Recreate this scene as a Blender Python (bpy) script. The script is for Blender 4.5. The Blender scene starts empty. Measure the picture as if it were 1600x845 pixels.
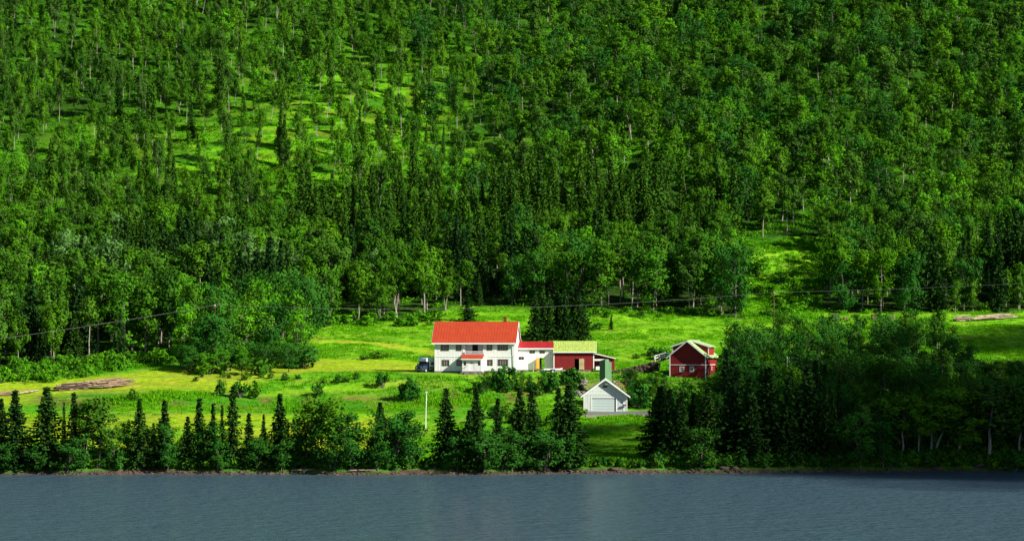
import bpy, math, random
import numpy as np
from mathutils import Vector, Matrix

RNG = np.random.default_rng(7)
random.seed(7)
sc = bpy.context.scene
COL = sc.collection
R = math.radians

# ------------------------------------------------------------------ camera, sky, sun, exposure
FPX, HORY, CAMZ = 4250.0, 528.0, 20.0
cd = bpy.data.cameras.new('camera')
cd.sensor_width = 36.0
cd.lens = 36.0 * FPX / 1600.0
cd.shift_y = (HORY - 422.5) / 1600.0
cd.clip_start, cd.clip_end = 1.0, 6000.0
cam = bpy.data.objects.new('camera', cd)
cam.location = (0, 0, CAMZ)
cam.rotation_euler = (R(90), 0, 0)
COL.objects.link(cam)
sc.camera = cam

SUN_EL, SUN_AZ = R(33), R(62)                 # azimuth measured to the right of the direction back to the viewer
SUN = Vector((math.cos(SUN_EL) * math.sin(SUN_AZ), -math.cos(SUN_EL) * math.cos(SUN_AZ), math.sin(SUN_EL)))
w = bpy.data.worlds.new('World')
sc.world = w
w.use_nodes = True
wn = w.node_tree
for n in list(wn.nodes):
    wn.nodes.remove(n)
sky = wn.nodes.new('ShaderNodeTexSky')
sky.sky_type = 'NISHITA'
sky.sun_disc = False
sky.sun_elevation = SUN_EL
sky.air_density = .7
sky.dust_density = .3
sky.altitude = 400
sky.sun_rotation = math.atan2(SUN.x, SUN.y)
bg = wn.nodes.new('ShaderNodeBackground')
bg.inputs['Strength'].default_value = 0.05
wo = wn.nodes.new('ShaderNodeOutputWorld')
wn.links.new(sky.outputs[0], bg.inputs[0])
wn.links.new(bg.outputs[0], wo.inputs[0])

sl = bpy.data.lights.new('sun', 'SUN')
sl.energy = 5.0
sl.angle = R(0.5)
sl.color = (1.0, 0.94, 0.82)
so = bpy.data.objects.new('sun', sl)
so.rotation_euler = SUN.to_track_quat('Z', 'Y').to_euler()
COL.objects.link(so)

sc.view_settings.view_transform = 'Standard'
sc.view_settings.look = 'None'
sc.view_settings.exposure = 0.95
sc.view_settings.gamma = 1.0
sc.render.engine = 'CYCLES'
sc.cycles.max_bounces = 5
sc.cycles.diffuse_bounces = 3
sc.cycles.glossy_bounces = 3
sc.cycles.transmission_bounces = 3
sc.cycles.transparent_max_bounces = 24
sc.cycles.caustics_reflective = False
sc.cycles.caustics_refractive = False

# ------------------------------------------------------------------ terrain height
def lerp_smooth(xs, ys):
    xs, ys = np.array(xs, float), np.array(ys, float)
    fine = np.arange(xs[0], xs[-1] + 1, 1.0)
    v = np.interp(fine, xs, ys)
    return fine, v

def smooth(v, k):
    ker = np.hanning(k + 2)[1:-1]
    ker /= ker.sum()
    p = np.pad(v, (k // 2, k // 2), mode='edge')
    return np.convolve(p, ker, mode='valid')[:len(v)]

PY, PZ = lerp_smooth([330, 398, 400, 403, 440, 460, 472, 484, 494, 500, 512, 540, 600, 650, 700, 800, 900, 1000, 1200, 1500],
                     [-4, -.15, .0, 1.2, 4.2, 7.0, 7.35, 9.4, 13.2, 13.75, 14.0, 17.6, 25.4, 34, 47.5, 86, 129, 172, 250, 345])
PZs = smooth(PZ, 9)
PZ = np.where(PY < 404, PZ, PZs)
SHX = np.array([-400, -95, -75, -40, -20, 0, 12, 22, 40, 60, 85, 400.])
SHY = np.array([395, 396.5, 398, 399.5, 397.5, 398.5, 402.5, 401, 404, 405.5, 411, 416.])

def shore_y(x):
    return np.interp(x, SHX, SHY) + .7 * np.sin(x * .33) + .4 * np.sin(x * .81 + 1) + .25 * np.sin(x * 2.3)

def H(x, y):
    x = np.asarray(x, float); y = np.asarray(y, float)
    off = shore_y(x) - 400
    fade = np.clip((470 - y) / 60, 0, 1)
    ye = y - off * fade
    z = np.interp(ye, PY, PZ)
    und = np.clip((y - 600) / 100, 0, 1)
    z = z + und * (2.6 * np.sin(x * .021 + 1) * np.cos(y * .017) + 1.3 * np.sin(x * .05 + y * .031) + .8 * np.sin(x * .09 - y * .07) + .45 * np.sin(x * .21 + 2) * np.sin(y * .19))
    # a gentler slope instead of the house terrace at the far left and right
    side = np.clip((np.abs(x - 3) - 42) / 22, 0, 1)
    soft = np.interp(ye, [395, 404, 440, 470, 500, 540, 600], [0, 1.5, 4.6, 8.6, 13.0, 17.8, 25.4])
    m = side * ((ye > 404) & (ye < 600))
    z = z * (1 - m) + soft * m
    mead = np.clip((y - 408) / 15, 0, 1) * np.clip(1 - np.abs(x - 10) / 400, 0, 1)
    flat = np.exp(-(((x - 5) / 38) ** 4) - (((y - 504) / 14) ** 4))
    z = z + mead * (1 - flat) * (.22 * np.sin(x * .17 + y * .05) + .18 * np.sin(x * .07 - y * .21) + .1 * np.sin(x * .43 + y * .37))
    return z

_YS = np.arange(396, 1300, .25)
def G(px, py):
    """ground point seen at a photo pixel"""
    X = (px - 800) / FPX * _YS
    ray = CAMZ + (HORY - py) / FPX * _YS
    hit = np.nonzero(H(X, _YS) >= ray)[0]
    i = hit[0] if len(hit) else -1
    return Vector((float(X[i]), float(_YS[i]), float(H(X[i], _YS[i]))))

def P(px, py, Y):
    return Vector(((px - 800) / FPX * Y, Y, CAMZ + (HORY - py) / FPX * Y))

def PX(x, y, z):
    return 800 + FPX * x / y, HORY - FPX * (z - CAMZ) / y

# ------------------------------------------------------------------ materials
def nodes(name):
    m = bpy.data.materials.new(name)
    m.use_nodes = True
    nt = m.node_tree
    return m, nt, nt.nodes['Principled BSDF'], nt.nodes['Material Output']

def rgb(c):
    return (c[0], c[1], c[2], 1)

def mat(name, c1, c2=None, scale=2.0, rough=.8, bump=0.0, stretch=(1, 1, 1), spec=.3, metal=0.0, detail=4, world=False):
    m, nt, b, o = nodes(name)
    b.inputs['Roughness'].default_value = rough
    b.inputs['Specular IOR Level'].default_value = spec
    b.inputs['Metallic'].default_value = metal
    if c2 is None:
        c2 = tuple(v * .82 for v in c1)
    tc = nt.nodes.new('ShaderNodeTexCoord')
    mp = nt.nodes.new('ShaderNodeMapping')
    mp.inputs['Scale'].default_value = stretch
    nz = nt.nodes.new('ShaderNodeTexNoise')
    nz.inputs['Scale'].default_value = scale
    nz.inputs['Detail'].default_value = detail
    rp = nt.nodes.new('ShaderNodeValToRGB')
    rp.color_ramp.elements[0].position = .35
    rp.color_ramp.elements[1].position = .65
    rp.color_ramp.elements[0].color = rgb(c2)
    rp.color_ramp.elements[1].color = rgb(c1)
    L = nt.links.new
    L(tc.outputs['Object'], mp.inputs[0]); L(mp.outputs[0], nz.inputs['Vector'])
    L(nz.outputs['Fac'], rp.inputs[0]); L(rp.outputs[0], b.inputs['Base Color'])
    if bump:
        bp = nt.nodes.new('ShaderNodeBump')
        bp.inputs['Strength'].default_value = bump
        bp.inputs['Distance'].default_value = .05
        L(nz.outputs['Fac'], bp.inputs['Height']); L(bp.outputs[0], b.inputs['Normal'])
    return m

def leaf_mat(name, cols, transl=.3, nscale=.35):
    """foliage: a tone per plant, a tone per leaf clump, thin leaves that let some light through"""
    m, nt, b, o = nodes(name)
    nt.nodes.remove(b)
    L = nt.links.new
    oi = nt.nodes.new('ShaderNodeObjectInfo')
    rp = nt.nodes.new('ShaderNodeValToRGB')
    cr = rp.color_ramp
    while len(cr.elements) < len(cols):
        cr.elements.new(.5)
    for i, c in enumerate(cols):
        cr.elements[i].position = i / (len(cols) - 1)
        cr.elements[i].color = rgb(c)
    L(oi.outputs['Random'], rp.inputs[0])
    tc = nt.nodes.new('ShaderNodeTexCoord')
    nz = nt.nodes.new('ShaderNodeTexNoise')
    nz.inputs['Scale'].default_value = nscale
    nz.inputs['Detail'].default_value = 3
    L(tc.outputs['Object'], nz.inputs['Vector'])
    mr = nt.nodes.new('ShaderNodeMapRange')
    mr.inputs['From Min'].default_value = .3; mr.inputs['From Max'].default_value = .7
    mr.inputs['To Min'].default_value = .65; mr.inputs['To Max'].default_value = 1.4
    L(nz.outputs['Fac'], mr.inputs['Value'])
    mx = nt.nodes.new('ShaderNodeVectorMath'); mx.operation = 'SCALE'
    L(rp.outputs[0], mx.inputs[0]); L(mr.outputs[0], mx.inputs['Scale'])
    d = nt.nodes.new('ShaderNodeBsdfDiffuse')
    t = nt.nodes.new('ShaderNodeBsdfTranslucent')
    ms = nt.nodes.new('ShaderNodeMixShader'); ms.inputs[0].default_value = transl
    L(mx.outputs[0], d.inputs[0]); L(mx.outputs[0], t.inputs[0])
    L(d.outputs[0], ms.inputs[1]); L(t.outputs[0], ms.inputs[2])
    L(ms.outputs[0], o.inputs[0])
    return m

M = {}
M['birch_leaf'] = leaf_mat('birch leaves', [(0.024, 0.084, 0.008), (0.049, 0.148, 0.006), (0.032, 0.107, 0.007), (0.068, 0.184, 0.007), (0.036, 0.094, 0.014), (0.052, 0.158, 0.005)], .09)
M['bright_leaf'] = leaf_mat('young leaves', [(0.052, 0.194, 0.008), (0.081, 0.265, 0.008), (0.047, 0.163, 0.010), (0.094, 0.275, 0.010)], .2)
M['alder_leaf'] = leaf_mat('alder leaves', [(0.020, 0.100, 0.010), (0.029, 0.115, 0.014), (0.023, 0.100, 0.010), (0.037, 0.130, 0.012)], .14)
M['willow_leaf'] = leaf_mat('willow leaves', [(.10, .22, .055), (.08, .19, .04), (.12, .25, .06)], .25)
M['spruce_leaf'] = leaf_mat('spruce needles', [(.012, .040, .009), (.020, .058, .010), (.015, .048, .010), (.028, .072, .010)], .08)
M['young_spruce_leaf'] = leaf_mat('young spruce needles', [(.030, .085, .010), (.050, .13, .010), (.040, .11, .010), (.022, .07, .010)], .12)
M['fern'] = leaf_mat('ferns and herbs', [(.05, .22, .006), (.09, .32, .006), (.13, .38, .008), (.06, .24, .008)], .3, .6)
M['grass_tuft'] = leaf_mat('meadow grass blades', [(.07, .27, .005), (.10, .33, .006), (.14, .36, .007), (.08, .29, .006)], .3, .5)
M['bark_white'] = mat('birch bark', (.42, .38, .32), (.14, .11, .09), 3.0, .85, .3, (1, 1, 3.5))
M['bark_brown'] = mat('spruce bark', (.10, .07, .05), (.05, .035, .025), 5.0, .9, .4, (1, 1, .5))
M['bark_grey'] = mat('grey bark', (.17, .15, .12), (.08, .07, .055), 4.0, .9, .4, (1, 1, .6))
M['white_wall'] = mat('white painted boards', (.82, .81, .79), (.75, .74, .72), 1.2, .7, .1, (3, 3, .3))
M['white_trim'] = mat('white trim paint', (.80, .80, .78), (.72, .72, .70), 2, .6)
M['garage_wall'] = mat('pale grey painted boards', (.60, .66, .60), (.52, .58, .53), 1.5, .7, .1, (3, 3, .3))
M['garage_door'] = mat('grey-green door enamel', (.46, .56, .52), (.42, .52, .49), 1.5, .5)
M['red_roof'] = mat('orange red roof sheet', (.40, .052, .018), (.345, .043, .015), 1.1, .55, .05, (1, 1, .4))
M['dark_red_roof'] = mat('wine red roof sheet', (.34, .018, .020), (.28, .015, .016), .8, .55)
M['green_roof'] = mat('yellow green roof sheet', (.42, .52, .12), (.26, .36, .07), 2.5, .6, .05, (2.2, .35, .35), detail=7)
M['pale_green_roof'] = mat('pale green roof sheet', (.33, .48, .21), (.27, .40, .16), 1.5, .6)
M['tower_green'] = mat('green metal sheet', (.13, .255, .12), (.10, .21, .10), 1.5, .5, .0, (1, 1, .3))
M['red_wall'] = mat('dark red barn boards', (.27, .018, .017), (.17, .012, .012), 3.0, .85, .2, (4, 4, .35), detail=6)
M['red_trim'] = mat('red board edges', (.14, .011, .012), None, 3, .85)
M['stone'] = mat('grey stone', (.22, .20, .17), (.12, .11, .095), 1.5, .9, .5)
M['shore_stone'] = mat('shore stones', (.095, .066, .050), (.035, .026, .022), .8, .9, .5)
M['dark_stone'] = mat('dark brown stone', (.10, .065, .048), (.035, .024, .02), 1.5, .95, .6)
M['brick'] = mat('chimney brick', (.28, .05, .03), (.16, .03, .02), 6, .9, .3)
M['dark_frame'] = mat('brown window frame', (.10, .085, .07), (.07, .06, .05), 4, .6)
M['muntin'] = mat('window bars', (.42, .34, .28), (.34, .27, .22), 4, .6)
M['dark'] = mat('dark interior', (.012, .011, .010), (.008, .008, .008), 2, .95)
M['orange'] = mat('orange painted door', (.75, .28, .02), (.62, .22, .02), 2, .6)
M['pale_wood'] = mat('weathered planks', (.55, .44, .24), (.34, .26, .14), 3, .85, .2, (3, 3, .5))
M['log'] = mat('cut logs', (.36, .25, .17), (.17, .11, .075), 1.2, .9, .4)
M['dark_log'] = mat('dark brushwood', (.10, .07, .055), (.05, .035, .03), 1.5, .9, .4)
M['pale_log'] = mat('barked poles', (.40, .32, .24), (.20, .155, .115), 1.5, .85, .3)
M['pole_brown'] = mat('tarred pole', (.13, .055, .035), (.08, .035, .025), 3, .85)
M['pole_grey'] = mat('galvanised mast', (.50, .52, .50), (.42, .44, .42), 3, .5)
M['wire'] = mat('power cable', (.13, .14, .13), (.10, .11, .10), .5, .5)
M['insul'] = mat('insulator glaze', (.6, .6, .58), None, 3, .3)
M['blue_paint'] = mat('dark blue car paint', (.026, .038, .085), (.022, .033, .075), 1, .25, spec=.6)
M['silver'] = mat('white motorhome shell', (.84, .86, .88), (.78, .80, .83), .6, .35, spec=.5)
M['car_grey'] = mat('grey lower panels', (.26, .28, .26), (.20, .22, .2), 2, .5)
M['glass'] = mat('dark window glass', (.012, .014, .020), (.010, .012, .016), 1, .06, spec=.8)
M['tyre'] = mat('tyre rubber', (.02, .02, .02), None, 4, .9)
M['steel'] = mat('trailer steel', (.46, .48, .46), (.34, .36, .34), 3, .5)
M['lamp_glass'] = mat('lamp glass', (.9, .9, .9), None, 2, .2)
M['tarp'] = mat('red tarpaulin', (.42, .05, .04), (.3, .04, .03), 3, .7)
m, nt, b, o = nodes('cloud')
tr_ = nt.nodes.new('ShaderNodeBsdfTransparent'); df_ = nt.nodes.new('ShaderNodeBsdfDiffuse'); mx_ = nt.nodes.new('ShaderNodeMixShader')
df_.inputs[0].default_value = (.85, .85, .85, 1); mx_.inputs[0].default_value = .22
nt.links.new(tr_.outputs[0], mx_.inputs[1]); nt.links.new(df_.outputs[0], mx_.inputs[2]); nt.links.new(mx_.outputs[0], o.inputs[0])
nt.nodes.remove(b)
M['cloud'] = m

# ------------------------------------------------------------------ mesh helpers
def link(o, parent=None):
    COL.objects.link(o)
    if parent is not None:
        o.parent = parent
    return o

def mesh_np(name, verts, faces, mats, midx=None, smooth_=False):
    """verts (n,3), faces list of (k,) arrays all of one size, or a list of lists"""
    me = bpy.data.meshes.new(name)
    verts = np.asarray(verts, dtype=np.float32)
    if isinstance(faces, np.ndarray):
        nf, k = faces.shape
        me.vertices.add(len(verts)); me.vertices.foreach_set('co', verts.ravel())
        me.loops.add(nf * k); me.loops.foreach_set('vertex_index', faces.ravel().astype(np.int32))
        me.polygons.add(nf)
        me.polygons.foreach_set('loop_start', np.arange(0, nf * k, k, dtype=np.int32))
        me.polygons.foreach_set('loop_total', np.full(nf, k, dtype=np.int32))
    else:
        me.from_pydata([tuple(v) for v in verts], [], faces)
    for m in (mats if isinstance(mats, (list, tuple)) else [mats]):
        me.materials.append(m)
    if midx is not None:
        me.polygons.foreach_set('material_index', np.asarray(midx, dtype=np.int32))
    if smooth_:
        me.polygons.foreach_set('use_smooth', np.ones(len(me.polygons), dtype=bool))
    me.update(calc_edges=True)
    return me

class MB:
    def __init__(s):
        s.v = []; s.f = []
    def poly(s, pts):
        n = len(s.v); s.v += [tuple(p) for p in pts]; s.f.append(list(range(n, n + len(pts))))
    def box(s, x0, x1, y0, y1, z0, z1):
        n = len(s.v)
        s.v += [(x0, y0, z0), (x1, y0, z0), (x1, y1, z0), (x0, y1, z0), (x0, y0, z1), (x1, y0, z1), (x1, y1, z1), (x0, y1, z1)]
        s.f += [[n + i for i in q] for q in ((0, 3, 2, 1), (4, 5, 6, 7), (0, 1, 5, 4), (1, 2, 6, 5), (2, 3, 7, 6), (3, 0, 4, 7))]
        return s
    def prism(s, prof, a0, a1, axis='y'):
        """extrude a profile (list of 2-D points, counter-clockwise) along an axis"""
        n = len(s.v); k = len(prof)
        for a in (a0, a1):
            for (u, v) in prof:
                s.v.append({'y': (u, a, v), 'x': (a, u, v), 'z': (u, v, a)}[axis])
        s.f.append([n + i for i in range(k)]); s.f.append([n + k + i for i in reversed(range(k))])
        for i in range(k):
            j = (i + 1) % k
            s.f.append([n + i, n + k + i, n + k + j, n + j])
        return s
    def tube(s, pts, rads, sides=6, cap=True):
        n0 = len(s.v)
        pts = [Vector(p) for p in pts]
        for i, p in enumerate(pts):
            d = (pts[min(i + 1, len(pts) - 1)] - pts[max(i - 1, 0)])
            if d.length < 1e-9: d = Vector((0, 0, 1))
            d.normalize()
            a = d.cross(Vector((0, 0, 1)) if abs(d.z) < .9 else Vector((1, 0, 0))).normalized()
            b = d.cross(a)
            r = rads[i] if isinstance(rads, (list, tuple)) else rads
            for k in range(sides):
                t = 2 * math.pi * k / sides
                s.v.append(tuple(p + a * (r * math.cos(t)) + b * (r * math.sin(t))))
        for i in range(len(pts) - 1):
            for k in range(sides):
                k2 = (k + 1) % sides
                s.f.append([n0 + i * sides + k, n0 + i * sides + k2, n0 + (i + 1) * sides + k2, n0 + (i + 1) * sides + k])
        if cap:
            s.f.append([n0 + k for k in reversed(range(sides))])
            s.f.append([n0 + (len(pts) - 1) * sides + k for k in range(sides)])
        return s
    def mesh(s, name, m, smooth_=False):
        me = bpy.data.meshes.new(name)
        me.from_pydata(s.v, [], s.f)
        me.materials.append(m)
        if smooth_:
            me.polygons.foreach_set('use_smooth', np.ones(len(me.polygons), dtype=bool))
        me.update()
        return me
    def build(s, name, m, parent=None, smooth_=False):
        return link(bpy.data.objects.new(name, s.mesh(name, m, smooth_)), parent)

def tag(o, label=None, cat=None, group=None, kind=None):
    if label: o['label'] = label
    if cat: o['category'] = cat
    if group: o['group'] = group
    if kind: o['kind'] = kind
    return o

def empty(name, loc, rz=0, label=None, cat=None, group=None):
    o = bpy.data.objects.new(name, None)
    o.empty_display_size = .5
    o.location = loc
    o.rotation_euler = (0, 0, rz)
    COL.objects.link(o)
    return tag(o, label, cat, group)

def wall_holes(mb, x0, x1, z0, z1, yf, yb, holes):
    """an upright wall from front face yf to back face yb with rectangular openings"""
    xs = sorted({x0, x1, *[h[0] for h in holes], *[h[1] for h in holes]})
    zs = sorted({z0, z1, *[h[2] for h in holes], *[h[3] for h in holes]})
    for i in range(len(xs) - 1):
        for j in range(len(zs) - 1):
            cx, cz = (xs[i] + xs[i + 1]) / 2, (zs[j] + zs[j + 1]) / 2
            if any(h[0] < cx < h[1] and h[2] < cz < h[3] for h in holes):
                continue
            a, b, c, d = xs[i], xs[i + 1], zs[j], zs[j + 1]
            mb.poly([(a, yf, c), (b, yf, c), (b, yf, d), (a, yf, d)])
            mb.poly([(a, yb, d), (b, yb, d), (b, yb, c), (a, yb, c)])
    for (a, b, c, d) in holes:
        mb.poly([(a, yf, c), (a, yb, c), (b, yb, c), (b, yf, c)])
        mb.poly([(a, yf, d), (b, yf, d), (b, yb, d), (a, yb, d)])
        mb.poly([(a, yf, c), (a, yf, d), (a, yb, d), (a, yb, c)])
        mb.poly([(b, yf, c), (b, yb, c), (b, yb, d), (b, yf, d)])
    mb.poly([(x0, yf, z1), (x1, yf, z1), (x1, yb, z1), (x0, yb, z1)])
    mb.poly([(x0, yf, z0), (x0, yf, z1), (x0, yb, z1), (x0, yb, z0)])
    mb.poly([(x1, yf, z0), (x1, yb, z0), (x1, yb, z1), (x1, yf, z1)])

def window(root, x0, x1, z0, z1, yf, cols=3, rows=2, frame=None, bar=None, name='window', casing=.09, axis='x', proud=.03):
    """window > frame, window_bar, pane; axis 'x': faces -y; axis 'y': faces +x"""
    frame = frame or M['dark_frame']; bar = bar or M['muntin']
    def T(mb):
        if axis == 'y':
            mb.v = [(-v[1] + 0, v[0], v[2]) for v in mb.v]
        return mb
    f = MB(); c = casing
    for (a, b, e, g) in ((x0 - c, x1 + c, z0 - c, z0), (x0 - c, x1 + c, z1, z1 + c), (x0 - c, x0, z0, z1), (x1, x1 + c, z0, z1)):
        f.box(a, b, yf - proud, yf + .06, e, g)
    w_ = T(f).build(name, frame, root)
    b_ = MB()
    for i in range(1, cols):
        x = x0 + (x1 - x0) * i / cols
        b_.box(x - .03, x + .03, yf + .01, yf + .05, z0, z1)
    for j in range(1, rows):
        z = z0 + (z1 - z0) * j / rows
        b_.box(x0, x1, yf + .014, yf + .046, z - .025, z + .025)
    if b_.v: T(b_).build('window_bar', bar, w_)
    p = MB(); p.box(x0, x1, yf + .052, yf + .07, z0, z1)
    T(p).build('pane', M['glass'], w_)
    return w_

# ------------------------------------------------------------------ ground
gx = np.concatenate([np.arange(-420, -122, 6.0), np.arange(-122, 122.1, 1.0), np.arange(128, 421, 6.0)])
gy = np.concatenate([[330, 350, 370, 385], np.arange(392, 560, .8), np.arange(560, 660, 1.6), np.arange(660, 960, 1.6), np.arange(960, 1480, 12.0)])
XX, YY = np.meshgrid(gx, gy)
ZZ = H(XX, YY)
nx, ny = len(gx), len(gy)
V = np.stack([XX, YY, ZZ], -1).reshape(-1, 3)
ii = (np.arange(ny - 1)[:, None] * nx + np.arange(nx - 1)[None]).ravel()
F = np.stack([ii, ii + 1, ii + nx + 1, ii + nx], -1)

# what grows or lies where (mown hay, rough grass, forest floor, shore), a colour per ground point
TR_MOWN_A = [(-40, 618), (60, 612), (150, 608), (230, 600), (320, 590), (420, 578), (500, 574), (560, 574), (640, 577)]
TR_MOWN_B = [(486, 533), (540, 534), (600, 538), (660, 548), (700, 556)]
TR_TRACK = [(360, 624), (440, 615), (520, 608), (590, 604), (640, 598)]

def polyline_dist(pts_px, xs, ys):
    W = [G(*p) for p in pts_px]
    d = np.full(xs.shape, 1e9)
    for a, b in zip(W[:-1], W[1:]):
        ax, ay, bx, by = a.x, a.y, b.x, b.y
        L2 = (bx - ax) ** 2 + (by - ay) ** 2
        t = np.clip(((xs - ax) * (bx - ax) + (ys - ay) * (by - ay)) / L2, 0, 1)
        d = np.minimum(d, np.hypot(xs - ax - t * (bx - ax), ys - ay - t * (by - ay)))
    return d

EDGE_PX = np.array([-900, 0, 100, 180, 279, 281, 400, 478, 486, 560, 640, 690, 705, 830, 1000, 1100, 1150, 1165, 1175, 1268, 1280, 1490, 1600, 2500.])
EDGE_PY = np.array([583, 582, 574, 566, 553, 577, 571, 562, 516, 506, 500, 489, 481, 479, 488, 491, 500, 500, 388, 388, 488, 490, 487, 487.])
_eg = {}
EDGE_Y = np.array([G(p, q).y for p, q in zip(EDGE_PX, EDGE_PY)])
def edge_y(px):
    return np.interp(px, EDGE_PX, EDGE_Y)

def vnoise(x, y, s, seed=0):
    """cheap smooth noise, 0..1"""
    r = np.random.default_rng(seed)
    g = r.random((64, 64))
    u = (x / s) % 64; v = (y / s) % 64
    i = np.floor(u).astype(int); j = np.floor(v).astype(int)
    fu = u - i; fv = v - j
    fu = fu * fu * (3 - 2 * fu); fv = fv * fv * (3 - 2 * fv)
    i1 = (i + 1) % 64; j1 = (j + 1) % 64
    return (g[i % 64, j % 64] * (1 - fu) * (1 - fv) + g[i1, j % 64] * fu * (1 - fv) + g[i % 64, j1] * (1 - fu) * fv + g[i1, j1] * fu * fv)

def ground_cover(x, y):
    z = H(x, y)
    px, py = PX(x, y, z)
    n1 = vnoise(x, y, 9, 1); n2 = vnoise(x, y, 3.1, 2); n3 = vnoise(x, y, 26, 3)
    n = .5 * n1 + .3 * n2 + .2 * n3
    C = lambda *c: np.array(c)
    mix = lambda a, b, t: a * (1 - t[..., None]) + b * t[..., None]
    col = np.zeros(x.shape + (3,)) + C(.12, .33, .008)
    col = mix(col, C(.065, .25, .008), np.clip((n - .45) * 5, 0, 1))
    # mown hay strips
    dA = polyline_dist(TR_MOWN_A, x, y)
    col = mix(col, C(.26, .37, .012), np.clip((11 + 5 * n1 - dA) / 4, 0, 1) * .85)
    col = mix(col, C(.36, .33, .035), np.clip((5 * n1 + 1.5 - dA) / 3, 0, 1) * np.clip(n2 * 1.6 - .35, 0, 1) * .8)
    dB = polyline_dist(TR_MOWN_B, x, y)
    col = mix(col, C(.34, .36, .025), np.clip((2.2 + 2.5 * n1 - dB) / 1.5, 0, 1) * .9)
    dC = polyline_dist(TR_TRACK, x, y)
    col = mix(col, C(.17, .37, .01), np.clip((1.6 - dC) / .8, 0, 1))
    # mown lower left field
    low = np.clip((y - 412) / 5, 0, 1) * np.clip((462 - y) / 6, 0, 1) * np.clip((-12 - x) / 12, 0, 1)
    col = mix(col, C(.25, .36, .012), low * np.clip(n1 * 1.9 - .05, 0, .95))
    # rough darker grass band across the left field
    band = np.exp(-((y - (476 + 8 * np.clip((x + 40) / 40, 0, 1.4))) / (5 + 3 * n1)) ** 2) * np.clip((6 - x) / 8, 0, 1) * np.clip((x + 88) / 12, 0, 1)
    col = mix(col, C(.045, .19, .008), np.clip(band * 1.3, 0, 1))
    col = mix(col, C(.13, .095, .03), np.clip(band * 2, 0, 1) * np.clip((vnoise(x, y, 3.6, 14) - .62) * 6, 0, .8))
    col = mix(col, C(.20, .24, .03), np.clip((vnoise(x * .35, y, 2.6, 15) - .6) * 5, 0, .45))
    # upper meadow tufts
    up = np.clip((y - 520) / 10, 0, 1)
    col = mix(col, C(.17, .38, .010), up * np.clip(n2 * 1.4 - .3, 0, .7))
    col *= (1 + .16 * np.sin(dA * 2.6 + n2 * 3) * np.clip((13 - dA) / 3, 0, 1) * (1 - .6 * n1))[..., None]
    # brownish patch and stones beside the garage
    pb = np.exp(-(((x - 19) / 8) ** 2) - (((y - 488) / 4.5) ** 2))
    col = mix(col, C(.16, .12, .05), np.clip(pb * 1.3 * (n2 + .3), 0, .85))
    # forest floor
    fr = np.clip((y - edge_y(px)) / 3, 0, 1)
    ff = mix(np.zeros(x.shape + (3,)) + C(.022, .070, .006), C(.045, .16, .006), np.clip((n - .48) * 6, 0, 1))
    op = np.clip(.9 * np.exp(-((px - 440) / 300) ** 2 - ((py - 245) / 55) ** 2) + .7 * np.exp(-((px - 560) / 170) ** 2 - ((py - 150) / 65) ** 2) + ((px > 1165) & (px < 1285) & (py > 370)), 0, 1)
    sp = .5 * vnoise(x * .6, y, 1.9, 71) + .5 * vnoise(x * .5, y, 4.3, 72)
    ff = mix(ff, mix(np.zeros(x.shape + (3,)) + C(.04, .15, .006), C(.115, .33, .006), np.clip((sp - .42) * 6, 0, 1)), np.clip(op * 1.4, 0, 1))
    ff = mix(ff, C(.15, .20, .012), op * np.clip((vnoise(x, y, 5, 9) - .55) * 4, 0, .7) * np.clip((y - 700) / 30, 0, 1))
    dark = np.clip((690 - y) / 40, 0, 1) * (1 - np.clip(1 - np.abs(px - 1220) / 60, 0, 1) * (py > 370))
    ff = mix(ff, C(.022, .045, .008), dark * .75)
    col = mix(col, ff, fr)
    # lower right wood floor
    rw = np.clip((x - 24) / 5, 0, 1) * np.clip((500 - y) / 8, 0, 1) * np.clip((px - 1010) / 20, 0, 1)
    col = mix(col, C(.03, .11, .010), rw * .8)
    # shore: turf bank, then stones and mud
    sy = y - shore_y(x)
    col = mix(col, C(.035, .13, .010), np.clip((5.5 - sy) / 2, 0, 1) * .8)
    col = mix(col, mix(np.zeros(x.shape + (3,)) + C(.10, .070, .050), C(.055, .042, .034), n2), np.clip((.7 + 1.6 * vnoise(x, y, 5, 5) - sy) / .6, 0, 1))
    col *= (.88 + .24 * n2)[..., None]
    return col

gm = mesh_np('ground', V, F, [], smooth_=True)
cols = np.ones((len(V), 4), dtype=np.float32)
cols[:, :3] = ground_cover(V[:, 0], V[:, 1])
ca = gm.color_attributes.new('cover', 'FLOAT_COLOR', 'POINT')
ca.data.foreach_set('color', cols.ravel())
m, nt, b, o = nodes('meadow and forest floor')
L = nt.links.new
at = nt.nodes.new('ShaderNodeVertexColor'); at.layer_name = 'cover'
tc = nt.nodes.new('ShaderNodeTexCoord')
n1 = nt.nodes.new('ShaderNodeTexNoise'); n1.inputs['Scale'].default_value = .9; n1.inputs['Detail'].default_value = 8; n1.inputs['Roughness'].default_value = .65
n2 = nt.nodes.new('ShaderNodeTexNoise'); n2.inputs['Scale'].default_value = 5.0; n2.inputs['Detail'].default_value = 5
L(tc.outputs['Object'], n1.inputs['Vector']); L(tc.outputs['Object'], n2.inputs['Vector'])
mr = nt.nodes.new('ShaderNodeMapRange')
mr.inputs['From Min'].default_value = .3; mr.inputs['From Max'].default_value = .7
mr.inputs['To Min'].default_value = .62; mr.inputs['To Max'].default_value = 1.4
L(n1.outputs['Fac'], mr.inputs['Value'])
vm = nt.nodes.new('ShaderNodeVectorMath'); vm.operation = 'SCALE'
L(at.outputs['Color'], vm.inputs[0]); L(mr.outputs[0], vm.inputs['Scale'])
L(vm.outputs[0], b.inputs['Base Color'])
b.inputs['Roughness'].default_value = 1; b.inputs['Specular IOR Level'].default_value = .05
bp = nt.nodes.new('ShaderNodeBump'); bp.inputs['Strength'].default_value = .9; bp.inputs['Distance'].default_value = .35
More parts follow.
